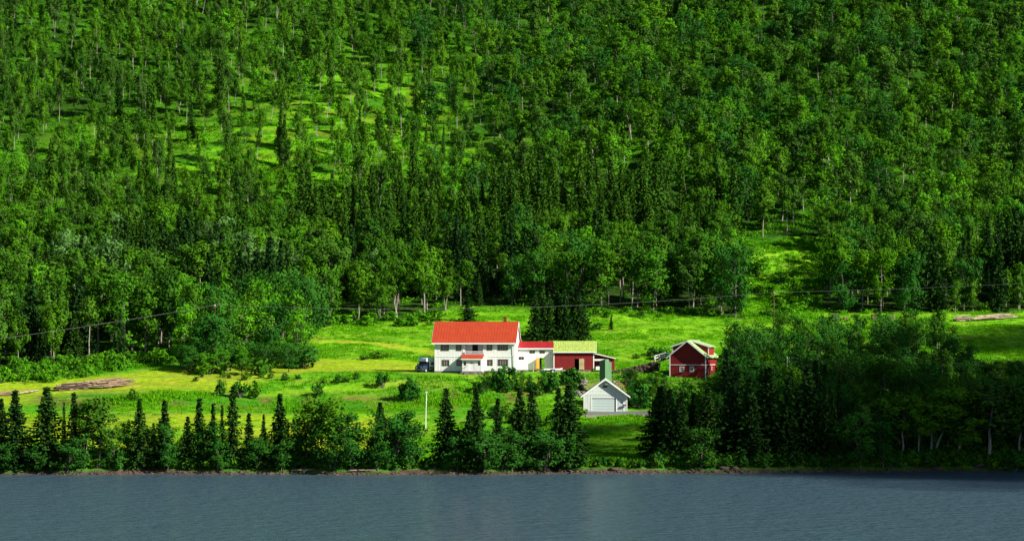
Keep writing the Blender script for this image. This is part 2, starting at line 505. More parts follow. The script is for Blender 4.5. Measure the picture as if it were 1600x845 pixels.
ad = nt.nodes.new('ShaderNodeMath'); ad.operation = 'MULTIPLY_ADD'; ad.inputs[1].default_value = .35
L(n2.outputs['Fac'], ad.inputs[0]); L(n1.outputs['Fac'], ad.inputs[2])
L(ad.outputs[0], bp.inputs['Height']); L(bp.outputs[0], b.inputs['Normal'])
gm.materials.append(m)
tag(link(bpy.data.objects.new('ground', gm)), kind='structure')

# ------------------------------------------------------------------ lake
m, nt, b, o = nodes('lake water')
L = nt.links.new
b.inputs['Base Color'].default_value = (.042, .077, .102, 1)
b.inputs['Roughness'].default_value = .24
b.inputs['IOR'].default_value = 1.33
b.inputs['Specular IOR Level'].default_value = .5
tc = nt.nodes.new('ShaderNodeTexCoord')
prev = None
for (sx, sy, s, st, dist) in ((.5, 1.0, .45, 1.0, .8), (.7, 1.5, 1.1, 1.0, .55)):
    mp = nt.nodes.new('ShaderNodeMapping'); mp.inputs['Scale'].default_value = (sx, sy, 1); mp.inputs['Rotation'].default_value = (0, 0, .2)
    nz = nt.nodes.new('ShaderNodeTexNoise'); nz.inputs['Scale'].default_value = s; nz.inputs['Detail'].default_value = 4
    L(tc.outputs['Object'], mp.inputs[0]); L(mp.outputs[0], nz.inputs['Vector'])
    bp = nt.nodes.new('ShaderNodeBump'); bp.inputs['Strength'].default_value = st; bp.inputs['Distance'].default_value = dist
    L(nz.outputs['Fac'], bp.inputs['Height'])
    if prev: L(prev.outputs[0], bp.inputs['Normal'])
    prev = bp
L(prev.outputs[0], b.inputs['Normal'])
wm = MB()
wm.poly([(-900, -300, .02), (900, -300, .02), (900, 425, .02), (-900, 425, .02)])
tag(wm.build('lake_water', m), kind='structure')
lb = MB(); lb.poly([(-900, -300, -4.2), (900, -300, -4.2), (900, 332, -4.2), (-900, 332, -4.2)])
tag(lb.build('lake_bed', M['dark_stone']), kind='structure')

# ------------------------------------------------------------------ unseen cloud inferred from the shade, puffs placed to darken the right hand side
def ico(sub=2):
    import bmesh
    bm = bmesh.new(); bmesh.ops.create_icosphere(bm, subdivisions=sub, radius=1)
    v = np.array([x.co[:] for x in bm.verts]); f = np.array([[q.index for q in x.verts] for x in bm.faces])
    bm.free(); return v, f
IV, IF = ico(2)
def cloud(name, targets, Hc, rr, seed):
    r = np.random.default_rng(seed); vs = []; fs = []; n = 0
    for (x, y, rad) in targets:
        k = Hc / SUN.z
        c = np.array([x + SUN.x * k, y + SUN.y * k, Hc + 10])
        for _ in range(10):
            d = r.normal(size=3) * np.array([.42, .42, .12]) * rad
            s = rad * r.uniform(.45, .7)
            bump_ = 1 + .10 * np.sin(IV @ r.normal(size=3) * 4 + r.random() * 6)[:, None]
            vs.append(IV * bump_ * np.array([s, s, s * .5]) + c + d); fs.append(IF + n); n += len(IV)
    o = link(bpy.data.objects.new(name, mesh_np(name, np.concatenate(vs), np.concatenate(fs), M['cloud'], smooth_=True)))
    tag(o, kind='structure')
cloud('cloud', [(52, 425, 26), (78, 440, 30), (105, 455, 34), (140, 450, 44), (60, 452, 20), (90, 482, 24), (120, 490, 26), (70, 400, 30), (110, 395, 40), (150, 500, 30), (180, 440, 50), (62, 500, 12), (88, 512, 14), (112, 512, 14), (74, 506, 12), (17, 424, 9), (15, 436, 7), (50, 488, 12), (104, 528, 14), (122, 540, 20), (128, 515, 16), (98, 552, 13), (86, 546, 9), (110, 562, 14), (80, 562, 13), (94, 574, 13), (110, 572, 16), (126, 566, 18), (12, 432, 8), (21, 414, 8), (19, 442, 8)], 320, 40, 3)

# ------------------------------------------------------------------ plants
def leaf_quads(centers, sizes, r, flat=0.0, dirs=None, aspect=.62):
    n = len(centers)
    if dirs is None:
        u = r.normal(size=(n, 3))
    else:
        u = dirs + r.normal(size=(n, 3)) * .25
    u /= np.linalg.norm(u, axis=1)[:, None] + 1e-9
    t = r.normal(size=(n, 3)); t[:, 2] += flat
    nrm = np.cross(u, t); nrm /= np.linalg.norm(nrm, axis=1)[:, None] + 1e-9
    if flat:
        sgn = np.sign(nrm[:, 2:3]) ; nrm = nrm * np.where(sgn == 0, 1, sgn)
    v = nrm
    a = u * sizes[:, None]; b_ = v * (sizes * aspect)[:, None]
    vs = np.stack([centers - a, centers - b_ * .9, centers + a, centers + b_ * .9], 1).reshape(-1, 3)
    fs = np.arange(n * 4).reshape(n, 4)
    return vs, fs

def clump_leaves(cl, r, per, leaf, axis_h=None):
    """leaves lie roughly along the outside of their clump, like the leaf layers of a real crown"""
    cs = []; ns = []
    for (c, rad, sq) in cl:
        k = max(6, int(per * (rad / .8) ** 1.6))
        d = r.normal(size=(k, 3)); d /= np.linalg.norm(d, axis=1)[:, None]
        out = np.array([c[0], c[1], 0.0]); out /= (np.linalg.norm(out) + .6)
        ns.append(d * .8 + out * .95 + r.normal(size=(k, 3)) * .38 + np.array([0, 0, .25]))
        d = d * (r.random(k) ** .33)[:, None] * rad
        d[:, 2] *= sq
        cs.append(d + np.array(c))
    cs = np.concatenate(cs); ns = np.concatenate(ns); ns /= np.linalg.norm(ns, axis=1)[:, None]
    t = r.normal(size=ns.shape); u = np.cross(ns, t); u /= np.linalg.norm(u, axis=1)[:, None] + 1e-9
    v = np.cross(ns, u); s_ = (leaf * r.uniform(.7, 1.35, len(cs)))[:, None]
    vs = np.stack([cs - u * s_, cs - v * s_ * .6, cs + u * s_, cs + v * s_ * .6], 1).reshape(-1, 3)
    return vs, np.arange(len(cs) * 4).reshape(-1, 4)

def make_birch(seed, Ht=12., Rc=2.2, base=.28, bark='bark_white', leafm='birch_leaf', limbs=14, per=36, leaf=.225, wob=.4, lean=.3, weep=.0, rounder=False, stems=1):
    r = np.random.default_rng(seed)
    tb = MB(); cl = []
    for s_ in range(stems):
        ang0 = r.random() * 6.28
        tilt = (0 if stems == 1 else 1.0)
        top = Vector((lean * r.normal() + tilt * math.cos(ang0) * Rc * .45, lean * r.normal() + tilt * math.sin(ang0) * Rc * .45, Ht * (1 if s_ == 0 else r.uniform(.8, .97))))
        pts = []; nseg = 7; bend = Vector((r.normal(), r.normal(), 0)) * wob
        for i in range(nseg + 1):
            t = i / nseg
            p = Vector((top.x * t, top.y * t, top.z * t)) + bend * math.sin(t * math.pi) * .6 + Vector((r.normal() * .06, r.normal() * .06, 0)) * (i > 0)
            if i == 0: p = Vector((.15 * math.cos(ang0) * tilt, .15 * math.sin(ang0) * tilt, -.4))
            pts.append(p)
        rb = .0092 * Ht + .02
        rads = [rb * (1 - .93 * i / nseg) ** .9 + .01 for i in range(nseg + 1)]
        rads[0] *= 1.25
        tb.tube(pts, rads, 6)
        nl = max(4, limbs // stems)
        for k in range(nl):
            t = base + (1 - base) * (k + r.random() * .8) / nl * .97
            q = t * nseg; i = min(int(q), nseg - 1); st = pts[i].lerp(pts[i + 1], q - i)
            u = (t - base) / (1 - base)
            prof = (math.sin(math.pi * min(1, .16 + .78 * u)) ** (.55 if rounder else .75)) * (1 if u < .75 else (1 - (u - .75) * 1.2))
            Lm = Rc * prof * r.uniform(.7, 1.2)
            az = k * 2.4 + r.normal() * .4
            up = r.uniform(.45, 1.0)
            en = st + Vector((math.cos(az) * Lm, math.sin(az) * Lm, Lm * up))
            mid = st.lerp(en, .5) + Vector((0, 0, -.08 * Lm))
            tb.tube([st, mid, en], [rads[i] * .45 + .01, .03, .012], 4, False)
            for f in (.45, .75, 1.0):
                c = st.lerp(en, f) + Vector(r.normal(size=3) * .25)
                rad = r.uniform(.5, .92) * (.75 + .35 * prof) * (Rc / 2.2) ** .5
                cl.append((c, rad, 1.0 if not weep else 1.25))
                if r.random() < .6:
                    az2 = r.random() * 6.28
                    c2 = c + Vector((math.cos(az2), math.sin(az2), r.uniform(-.7, .3) - weep)) * rad * 1.3
                    cl.append((c2, rad * r.uniform(.5, .85), .9))
        for f in (.86, .93, 1.0):
            cl.append((pts[-1] * f if stems == 1 else pts[-2].lerp(pts[-1], (f - .8) * 5), .45 * (Rc / 2.2) ** .5 * (1.25 - (f - .86)), 1.3))
    vs, fs = clump_leaves(cl, r, per, leaf)
    return tb.mesh('trunk', M[bark]), mesh_np('crown', vs, fs, M[leafm])

def make_spruce(seed, Ht=12., Rc=1.9, base=.05, leafm='spruce_leaf', dens=1.0, ragged=.25, step=.44):
    r = np.random.default_rng(seed)
    tb = MB()
    tb.tube([(0, 0, -.4), (0, 0, Ht * .3), (r.normal() * .08, r.normal() * .08, Ht * .7), (0, 0, Ht)], [.016 * Ht, .012 * Ht, .006 * Ht, .015], 6)
    C = []; D = []; S = []
    z = base * Ht
    while z < Ht - .15:
        t = z / Ht
        nb = max(4, int((10 - 5 * t) * dens))
        a0 = r.random() * 6.28
        reach = Rc * min(1.0, (1 - t) ** .92 * 1.16 + .02) * (1 if t > .14 else .75 + t * 1.8)
        for k in range(nb):
            az = a0 + 6.283 * k / nb + r.normal() * .18
            Lb = reach * r.uniform(1 - ragged - .1, 1 + ragged * .6)
            if r.random() < ragged * .35: Lb *= .55
            d = np.array([math.cos(az), math.sin(az)])
            ns = max(2, int(Lb / .30) + 1)
            rise = .35 * t + .02; drp = .30 * (1 - t) + .10
            for s in range(ns):
                f = (s + .6) / ns
                rr_ = Lb * f
                zz = z + rise * rr_ - drp * rr_ * rr_ / max(Lb, .6) + (.10 * Lb * (f > .85))
                side = r.normal() * .16 * (1.1 - f * .5)
                C.append((d[0] * rr_ - d[1] * side, d[1] * rr_ + d[0] * side, zz + r.normal() * .04))
                D.append((d[0], d[1], rise - 2 * drp * f * .8))
                S.append((.36 - .12 * f) * r.uniform(.75, 1.3))
                if r.random() < .9:          # hanging twigs
                    C.append((d[0] * rr_ + d[1] * .1, d[1] * rr_ - d[0] * .1, zz - .14)); D.append((d[0] * .4, d[1] * .4, -1.)); S.append(.24 * r.uniform(.7, 1.3))
        z += step * r.uniform(.8, 1.2) * (1 - .35 * t) * (Ht / 12) ** .3
    for k in range(8):
        C.append((0, 0, Ht - .05 - k * .09)); D.append((r.normal() * .5, r.normal() * .5, 1)); S.append(.12 + .015 * k)
    vs, fs = leaf_quads(np.array(C), np.array(S), r, flat=1.0, dirs=np.array(D), aspect=.6)
    return tb.mesh('trunk', M['bark_brown']), mesh_np('crown', vs, fs, M[leafm])

def make_bush(seed, Hb=2.0, Rb=1.3, leafm='birch_leaf', n=16, per=46, leaf=.19):
    r = np.random.default_rng(seed)
    tb = MB(); cl = []
    for k in range(n):
        az = r.random() * 6.28; f = r.random() ** .6; h = r.uniform(.18, 1.0) * Hb * (1 - .55 * f * f)
        c = Vector((math.cos(az) * Rb * f * .8, math.sin(az) * Rb * f * .8, max(.25, h)))
        cl.append((c, r.uniform(.28, .5) * (Rb / 1.3) ** .6, 1.0))
        if k % 2 == 0:
            tb.tube([(c.x * .15, c.y * .15, -.15), (c.x * .6, c.y * .6, c.z * .6), c], [.04, .03, .01], 4, False)
    vs, fs = clump_leaves(cl, r, per, leaf)
    return tb.mesh('stem', M['bark_grey']), mesh_np('foliage', vs, fs, M[leafm])

PROTO = {}
PROTO['birch'] = [make_birch(100 + i, 12, Rc, base=ba, limbs=lb_ + 3 * (i % 4 == 3), weep=we, wob=wb, stems=2 if i % 4 == 3 else 1) for i, (Rc, ba, lb_, we, wb) in enumerate(
    [(2.4, .34, 17, .1, .3), (2.0, .44, 15, .2, .7), (2.8, .26, 19, .1, .3), (2.2, .24, 18, .2, .5), (1.8, .48, 13, .1, .8), (2.6, .38, 17, .3, .6), (2.1, .18, 19, .0, .3), (3.0, .40, 18, .1, .6), (1.7, .30, 14, .2, .5), (2.5, .44, 16, .2, .9)])]
PROTO['alder'] = [make_birch(200 + i, 10, Rc, base=ba, bark='bark_grey', leafm='alder_leaf', limbs=20, per=24, leaf=.21, rounder=True, stems=st) for i, (Rc, ba, st) in enumerate(
    [(2.6, .12, 1), (3.0, .10, 2), (2.4, .15, 1), (3.2, .08, 3)])]
PROTO['bright'] = [make_birch(300 + i, 10, Rc, base=ba, bark='bark_grey', leafm='bright_leaf', limbs=18, per=22, leaf=.20, rounder=True, stems=st) for i, (Rc, ba, st) in enumerate(
    [(2.4, .12, 1), (2.8, .10, 2), (2.1, .15, 1)])]
PROTO['willow'] = [make_birch(350 + i, 9, Rc, base=ba, bark='bark_grey', leafm='willow_leaf', limbs=20, per=24, leaf=.20, rounder=True, stems=st) for i, (Rc, ba, st) in enumerate(
    [(2.8, .12, 2), (3.2, .10, 3)])]
PROTO['spruce'] = [make_spruce(400 + i, 12, Rc, ba, dens=de, ragged=ra) for i, (Rc, ba, de, ra) in enumerate(
    [(2.0, .04, 1.0, .15), (1.8, .06, 1.0, .2), (2.2, .03, 1.05, .18), (1.6, .10, .85, .35), (1.9, .05, .95, .25), (2.2, .07, .75, .5), (1.6, .03, .85, .4)])]
PROTO['young_spruce'] = [make_spruce(450 + i, 11, Rc, .08, leafm='young_spruce_leaf', dens=.9, ragged=.2) for i, Rc in enumerate([1.8, 2.1, 1.6])]
PROTO['bush'] = [make_bush(500 + i, 2.0, 1.2, lm, 15) for i, lm in enumerate(['alder_leaf', 'birch_leaf', 'alder_leaf', 'birch_leaf'])]
PROTO['bright_bush'] = [make_bush(550 + i, 1.8, 1.3, 'bright_leaf', 14) for i in range(3)]
PROTO['round_bush'] = [make_bush(580, 4.5, 2.3, 'alder_leaf', 95, 34, .2)]
PARTN = {k: ('stem', 'foliage') if 'bush' in k else ('trunk', 'crown') for k in PROTO}
PROTO_H = dict(birch=12.6, alder=10.8, bright=10.8, willow=9.8, spruce=12, young_spruce=11, bush=2.1, bright_bush=1.9, round_bush=4.6)
KIND_NAME = dict(birch='birch_tree', alder='alder_tree', bright='rowan_tree', willow='willow_tree', spruce='spruce_tree', young_spruce='spruce_tree', bush='bush', bright_bush='bush', round_bush='bush')
KIND_CAT = dict(birch='birch tree', alder='tree', bright='tree', willow='tree', spruce='spruce tree', young_spruce='spruce tree', bush='bush', bright_bush='bush', round_bush='bush')

def plant(kind, loc, height, label, group=None, wide=1.0, var=None, rz=None):
    protos = PROTO[kind]
    i = random.randrange(len(protos)) if var is None else var % len(protos)
    s = height / PROTO_H[kind]
    root = empty(KIND_NAME[kind], loc, random.random() * 6.28 if rz is None else rz, label, KIND_CAT[kind], group)
    root.scale = (s * wide, s * wide, s)
    for nm, me in zip(PARTN[kind], protos[i]):
        link(bpy.data.objects.new(nm, me), root)
    return root

def at_px(kind, px, base, top, label, group=None, wide=1.0, var=None):
    g = G(px, base)
    return plant(kind, (g.x, g.y, g.z - .05), (base - top) * g.y / FPX, label, group, wide, var)

# many copies joined into ONE object by geometry nodes, for what is past the limit or uncountable
def scatter(name, pts, protos, label, cat, smin=.8, smax=1.2, scales=None, seed=0, wide=None):
    r = np.random.default_rng(seed)
    n = len(pts)
    me = bpy.data.meshes.new(name + ' points')
    me.vertices.add(n); me.vertices.foreach_set('co', np.asarray(pts, dtype=np.float32).ravel())
    sc_ = np.asarray(scales if scales is not None else r.uniform(smin, smax, n), dtype=np.float32)
    wd = np.asarray(wide if wide is not None else r.uniform(.85, 1.2, n), dtype=np.float32)
    a = me.attributes.new('size', 'FLOAT_VECTOR', 'POINT')
    a.data.foreach_set('vector', np.stack([sc_ * wd, sc_ * wd, sc_], -1).astype(np.float32).ravel())
    a = me.attributes.new('turn', 'FLOAT_VECTOR', 'POINT')
    rot = np.zeros((n, 3), dtype=np.float32); rot[:, 2] = r.random(n) * 6.283; rot[:, 0] = r.normal(size=n) * .055; rot[:, 1] = r.normal(size=n) * .055
    a.data.foreach_set('vector', rot.ravel())
    a = me.attributes.new('pick', 'INT', 'POINT')
    a.data.foreach_set('value', r.integers(0, len(protos), n).astype(np.int32))
    ob = link(bpy.data.objects.new(name, me))
    tag(ob, label, cat, kind='stuff')
    ng = bpy.data.node_groups.new(name, 'GeometryNodeTree')
    ng.interface.new_socket('Geometry', in_out='INPUT', socket_type='NodeSocketGeometry')
    ng.interface.new_socket('Geometry', in_out='OUTPUT', socket_type='NodeSocketGeometry')
    N = ng.nodes.new; L = ng.links.new
    gi, go = N('NodeGroupInput'), N('NodeGroupOutput')
    join = N('GeometryNodeJoinGeometry')
    for p in reversed(protos):
        oi = N('GeometryNodeObjectInfo'); oi.inputs['Object'].default_value = p
        g2 = N('GeometryNodeGeometryToInstance')
        L(oi.outputs['Geometry'], g2.inputs[0]); L(g2.outputs[0], join.inputs[0])
    iop = N('GeometryNodeInstanceOnPoints')
    iop.inputs['Pick Instance'].default_value = True
    def att(nm, ty):
        q = N('GeometryNodeInputNamedAttribute'); q.data_type = ty; q.inputs['Name'].default_value = nm
        return q.outputs['Attribute']
    L(gi.outputs[0], iop.inputs['Points']); L(join.outputs[0], iop.inputs['Instance'])
    L(att('pick', 'INT'), iop.inputs['Instance Index'])
    L(att('turn', 'FLOAT_VECTOR'), iop.inputs['Rotation'])
    L(att('size', 'FLOAT_VECTOR'), iop.inputs['Scale'])
    L(iop.outputs[0], go.inputs[0])
    md = ob.modifiers.new('scatter', 'NODES'); md.node_group = ng
    return ob

def joined_proto(name, meshes):
    """one mesh out of trunk + crown, kept out of the scene, only copied by scatter()"""
    import bmesh
    bm = bmesh.new(); mats = []
    for me in meshes:
        n0 = len(bm.faces)
        bm.from_mesh(me)
        bm.faces.ensure_lookup_table()
        for f in bm.faces[n0:]:
            f.material_index = len(mats)
        mats.append(me.materials[0])
    out = bpy.data.meshes.new(name)
    bm.to_mesh(out); bm.free()
    for m_ in mats: out.materials.append(m_)
    return bpy.data.objects.new(name, out)

# ---- forest positions
def field(n_tries, x0, x1, y0, y1, spacing_fn, seed):
    r = np.random.default_rng(seed)
    X = r.uniform(x0, x1, n_tries); Y = r.uniform(y0, y1, n_tries)
    Z = H(X, Y)
    PXs, PYs = PX(X, Y, Z)
    S = spacing_fn(X, Y, PXs, PYs, r)
    cell = 3.0; grid = {}; out = []
    for i in range(n_tries):
        s = S[i]
        if s <= 0: continue
        k = int(math.ceil(s / cell)); cx, cy = int(X[i] // cell), int(Y[i] // cell); ok = True
        for a in range(cx - k, cx + k + 1):
            for b_ in range(cy - k, cy + k + 1):
                for (qx, qy) in grid.get((a, b_), ()):
                    if (qx - X[i]) ** 2 + (qy - Y[i]) ** 2 < s * s:
                        ok = False; break
                if not ok: break
            if not ok: break
        if ok:
            grid.setdefault((cx, cy), []).append((X[i], Y[i])); out.append(i)
    out = np.array(out)
    return X[out], Y[out], Z[out], PXs[out], PYs[out]

def blob(px, py, cx, cy, sx, sy):
    return np.exp(-((px - cx) / sx) ** 2 - ((py - cy) / sy) ** 2)

def hill_spacing(X, Y, px, py, r):
    e = edge_y(px)
    s = np.full(X.shape, 4.3)
    up = Y > 690
    s = np.where(up, 5.0, s)
    # open birch wood
    open_ = blob(px, py, 440, 245, 290, 50) + .5 * blob(px, py, 560, 150, 180, 60) + .6 * blob(px, py, 200, 260, 160, 50) + .75 * blob(px, py, 1290, 190, 70, 35) + .5 * blob(px, py, 860, 80, 80, 60)
    s = s + 3.7 * np.clip(open_, 0, 1.15) + .7 * ((px > 820) & up)
    s = s + 2.6 * vnoise(X, Y, 17, 31) ** 1.3 - .9 * (vnoise(X, Y, 11, 55) > .6)
    s = np.maximum(s * r.uniform(.72, 1.15, X.shape), 2.2)
    s = np.where(Y < e + 1, 0, s)
    # the tongue of tall herbs on the right
    cl = (px > 1150) & (px < 1292) & (py > 372) & (py < 520)
    s = np.where(cl, 0, s)
    s = np.where(spruce_prob(px, py) > .5, np.minimum(s, 4.0), s)
    s = np.where((px < -160) | (px > 1860), s * 1.6, s)
    s = np.where((np.abs(X) > 260), 0, s)
    return s

def spruce_prob(px, py):
    p = .05 + .0 * px
    for (cx, cy, sx, sy, a) in ((600, 385, 170, 55, 1.1), (910, 355, 190, 55, 1.1), (280, 450, 150, 55, .75), (60, 490, 120, 50, .45), (400, 500, 90, 40, .6), (760, 460, 90, 36, .9), (340, 470, 80, 70, .5), (60, 540, 160, 60, .35),
                                (1560, 480, 90, 60, .8), (1010, 330, 60, 30, .7), (330, 400, 160, 30, .3), (450, 420, 60, 40, .5)):
        p = np.maximum(p, a * np.exp(-((px - cx) / sx) ** 2 - ((py - cy) / sy) ** 2))
    return p

hx, hy, hz, hpx, hpy = field(60000, -215, 215, 505, 1010, hill_spacing, 11)
r = np.random.default_rng(5)
nh = len(hx)
psp = spruce_prob(hpx, hpy)
rnd = r.random(nh)
is_sp = rnd < psp
young = is_sp & (hpy < 430) & (hpy > 0)
heights = r.uniform(9.5, 14.0, nh)
heights = np.where(hy > 690, r.uniform(9.5, 14.5, nh), heights)
heights = np.where((hy > 690) & (hpx > 820), r.uniform(11, 15.5, nh), heights)
heights = np.where(hy < 640, r.uniform(11.5, 16.5, nh), heights)
heights = np.where(is_sp, heights * r.uniform(.95, 1.25, nh), heights)
heights = np.where((~is_sp) & (psp > .45), heights * .72, heights)
# a few small ones
small = r.random(nh) < .2
heights = np.where(small, heights * r.uniform(.4, .75, nh), heights)
edge_d = hy - edge_y(hpx)
kindv = np.where(is_sp, np.where(young, 'young_spruce', 'spruce'), 'birch')
q = r.random(nh)
kindv = np.where((kindv == 'birch') & (q < .22) & (hpx > 650), 'alder', kindv)
kindv = np.where((kindv == 'birch') & (q > .90), 'bright', kindv)
kindv = np.where((kindv == 'birch') & (q < .05) & (hpy > 340) & (hpy < 520), 'willow', kindv)
mass = (hpx > 275) & (hpx < 485) & (hpy > 500) & (~is_sp)
kindv = np.where(mass & (q < .75), np.where(q < .45, 'alder', 'bright'), kindv)
heights = np.where(mass, heights * .88, heights)
kindv = kindv.astype(object)

print('hill trees', nh, {k: int((kindv == k).sum()) for k in set(kindv)})

def zone_label(kind, px, py, Y, h):
    Z = [(70, 'above the left end of the leafy bank'), (205, 'above the long log pile'), (280, 'above the right end of the leafy bank'),
         (380, 'left in the leafy mass by the meadow'), (485, 'right in the leafy mass by the meadow'),
         (590, 'above the curved mown strip'), (700, 'on the forest edge above the motorhome'), (770, 'above the left half of the farmhouse roof'),
         (840, 'in the wood above the farmhouse chimney'), (925, 'in the wood above the spruce clump'), (1010, 'in the wood above the lean-to'), (1090, 'at the wood edge above the stone ramp'),
         (1172, 'in the wood above the red gabled barn'), (1280, 'around the clearing behind the brown pole'), (1390, 'in the wood above the firewood stacks'),
         (1490, 'between firewood stacks and pale poles'), (9999, 'above the pale pole heap')]
    z = next(t for lim, t in Z if px < lim)
    z += ', front row' if Y - edge_y(px) < 7 else (', second row' if Y - edge_y(px) < 22 else ', deeper rows')
    return z

ADJ = dict(birch='leafy birch', alder='dark green tree', bright='light green tree', willow='grey-green willow', spruce='dark pointed spruce', young_spruce='slim yellow-green spruce')
inview = (hpx > -40) & (hpx < 1640) & (hpy > -60)
size_px = heights * FPX / hy
order = np.argsort(-np.where(inview, size_px / (1 + np.clip(edge_d, 0, 60) / 40), 0))
LIMIT = {'birch_tree': 215, 'spruce_tree': 215, 'alder_tree': 150, 'rowan_tree': 110, 'willow_tree': 60}
used = {k: 0 for k in LIMIT}
rest = {k: [] for k in PROTO}
for i in order:
    k = kindv[i]; nm = KIND_NAME[k]
    if inview[i] and used[nm] < LIMIT[nm]:
        used[nm] += 1
        z = zone_label(k, hpx[i], hpy[i], hy[i], heights[i])
        sz = '' if 'spruce' in k else ('tall ' if heights[i] > 13.8 else ('small ' if heights[i] < 9 else ''))
        o_ = plant(k, (hx[i], hy[i], hz[i] - .1), heights[i], sz + ADJ[k] + ' ' + z, (sz + ADJ[k] + 's ' + z).replace('birchs', 'birches'), wide=r.uniform(.85, 1.2))
        o_.rotation_euler = (r.normal() * .035, r.normal() * .035, r.random() * 6.28)
    else:
        rest[k].append(i)
SP = {k: [joined_proto(k + '_source', p) for p in PROTO[k]] for k in PROTO}
for k, nm, lb_, ct in (('birch', 'birch_forest', 'open birch wood with pale stems covering the whole upper hillside', 'forest'), ('alder', 'broadleaf_forest', 'dark rounded broadleaf trees mixed into the upper right hillside', 'forest'),
                       ('bright', 'rowan_forest', 'light green broadleaf trees scattered through the hillside wood', 'forest'), ('willow', 'willow_thicket', 'pale grey-green willows scattered high in the wood', 'forest'),
                       ('spruce', 'spruce_forest', 'dark spruces deep inside the hillside wood', 'forest'), ('young_spruce', 'young_spruce_forest', 'bands of slim yellow-green spruces across the middle of the hillside', 'forest')):
    if rest[k]:
        I = np.array(rest[k])
        scatter(nm, np.stack([hx[I], hy[I], hz[I] - .1], -1), SP[k], lb_, ct, scales=heights[I] / PROTO_H[k], seed=len(k), wide=r.uniform(.8, 1.15, len(I)) * np.where((hpx[I] < 780) & (hy[I] > 690), .74, 1.08))

# ---- ferns and herbs on the forest floor, tall herbs on the bank and in the clearing
def herb_proto(name, seed, n, rad, hh, leaf, m_):
    r_ = np.random.default_rng(seed)
    a = r_.random(n) * 6.28; f = r_.random(n) ** .6 * rad
    c = np.stack([np.cos(a) * f, np.sin(a) * f, r_.uniform(.1, 1, n) * hh * (1 - .4 * f / rad)], -1)
    vs, fs = leaf_quads(c, leaf * r_.uniform(.6, 1.3, n), r_, flat=1.0)
    return bpy.data.objects.new(name, mesh_np(name, vs, fs, m_))
def blade_proto(name, seed, n, rad, hh, m_):
    r_ = np.random.default_rng(seed); vs = []; 
    for k in range(n):
        a = r_.random() * 6.28; f = r_.random() ** .5 * rad; b0 = r_.random() * 6.28
        p = np.array([math.cos(a) * f, math.sin(a) * f, -.05]); w_ = np.array([math.cos(b0), math.sin(b0), 0]) * .05
        h_ = hh * r_.uniform(.5, 1.1); ln = r_.normal(size=2) * .22 * h_
        m1 = p + np.array([ln[0] * .4, ln[1] * .4, h_ * .6]); t_ = p + np.array([ln[0], ln[1], h_])
        vs += [p - w_, p + w_, m1 + w_ * .8, t_]
        vs[-1] = t_; 
    return bpy.data.objects.new(name, mesh_np(name, np.array(vs), np.arange(n * 4).reshape(n, 4), m_))
HERB = [herb_proto('herb_source', 600 + i, 34, .75, .55, .16, M['fern']) for i in range(4)]
TUFT = [blade_proto('tuft_source', 640 + i, 34, .8, .34, M['grass_tuft']) for i in range(3)]

r = np.random.default_rng(21)
n = 60000
X = r.uniform(-215, 215, n); Y = r.uniform(505, 960, n) ; Z = H(X, Y); px, py = PX(X, Y, Z)
keep = (Y > edge_y(px) - 2) & (px > -120) & (px < 1750)
dens = .22 + .9 * (vnoise(X, Y, 7, 40) > .5) * (Y > 690)
dens = np.where((px > 1165) & (px < 1280) & (py > 380) & (py < 505), 1.6, dens)
keep &= r.random(n) < dens
I = np.nonzero(keep)[0]
scatter('forest_undergrowth', np.stack([X[I], Y[I], Z[I]], -1), HERB, 'bright green ferns and herbs between the birch stems on the hillside', 'undergrowth', scales=r.uniform(.6, 1.9, len(I)) , seed=2)

n = 5200
X = r.uniform(38, 92, n); Y = r.uniform(545, 712, n); Z = H(X, Y); px, py = PX(X, Y, Z)
keep = (px > 1158) & (px < 1284) & (py > 375) & (py < 500)
I = np.nonzero(keep)[0]
scatter('clearing_undergrowth', np.stack([X[I], Y[I], Z[I]], -1), HERB, 'tall bright herbs filling the clearing behind the brown power pole', 'undergrowth', scales=r.uniform(.5, 1.5, len(I)), seed=8)

# leafy bank on the left
n = 2600
X = r.uniform(-110, -48, n); Y = r.uniform(470, 545, n); Z = H(X, Y); px, py = PX(X, Y, Z)
bank_lo = np.interp(px, [-200, 0, 90, 200, 290], [600, 602, 596, 578, 566])
keep = (py < bank_lo) & (Y < edge_y(px) + 4) & (px < 290) & (px > -150)
I = np.nonzero(keep)[0]
scatter('bank_undergrowth', np.stack([X[I], Y[I], Z[I]], -1), HERB + SP['bright_bush'][:2], 'leafy green shrubs and herbs on the bank below the left wood', 'undergrowth', scales=r.uniform(.55, 1.5, len(I)), seed=3)

# meadow grass
n = 42000
X = r.uniform(-112, 112, n); Y = r.uniform(403, 612, n); Z = H(X, Y); px, py = PX(X, Y, Z)
dA = polyline_dist(TR_MOWN_A, X, Y); dB = polyline_dist(TR_MOWN_B, X, Y); dC = polyline_dist(TR_TRACK, X, Y)
keep = (Y < edge_y(px) + 2) & (dA > 9 + 5 * vnoise(X, Y, 9, 1)) & (dB > 2.6) & (dC > 1.4) & (Y - shore_y(X) > 2.6)
def in_box(x0, x1, y0, y1): return (X > x0) & (X < x1) & (Y > y0) & (Y < y1)
keep &= ~in_box(-20, 19, 497, 512) & ~in_box(11.2, 30, 459.5, 479) & ~in_box(28, 38, 493, 505) & ~in_box(-19, 0, 494, 499)
rough = vnoise(X, Y, 8, 60)
keep &= (r.random(n) < .35 + .65 * (rough > .5))
lowf = (Y > 410) & (Y < 464) & (X < -16)
keep &= ~lowf | (r.random(n) < .18)
I = np.nonzero(keep)[0]
band = np.exp(-((Y - (476 + 8 * np.clip((X + 40) / 40, 0, 1.4))) / 6) ** 2) * (X < 2)
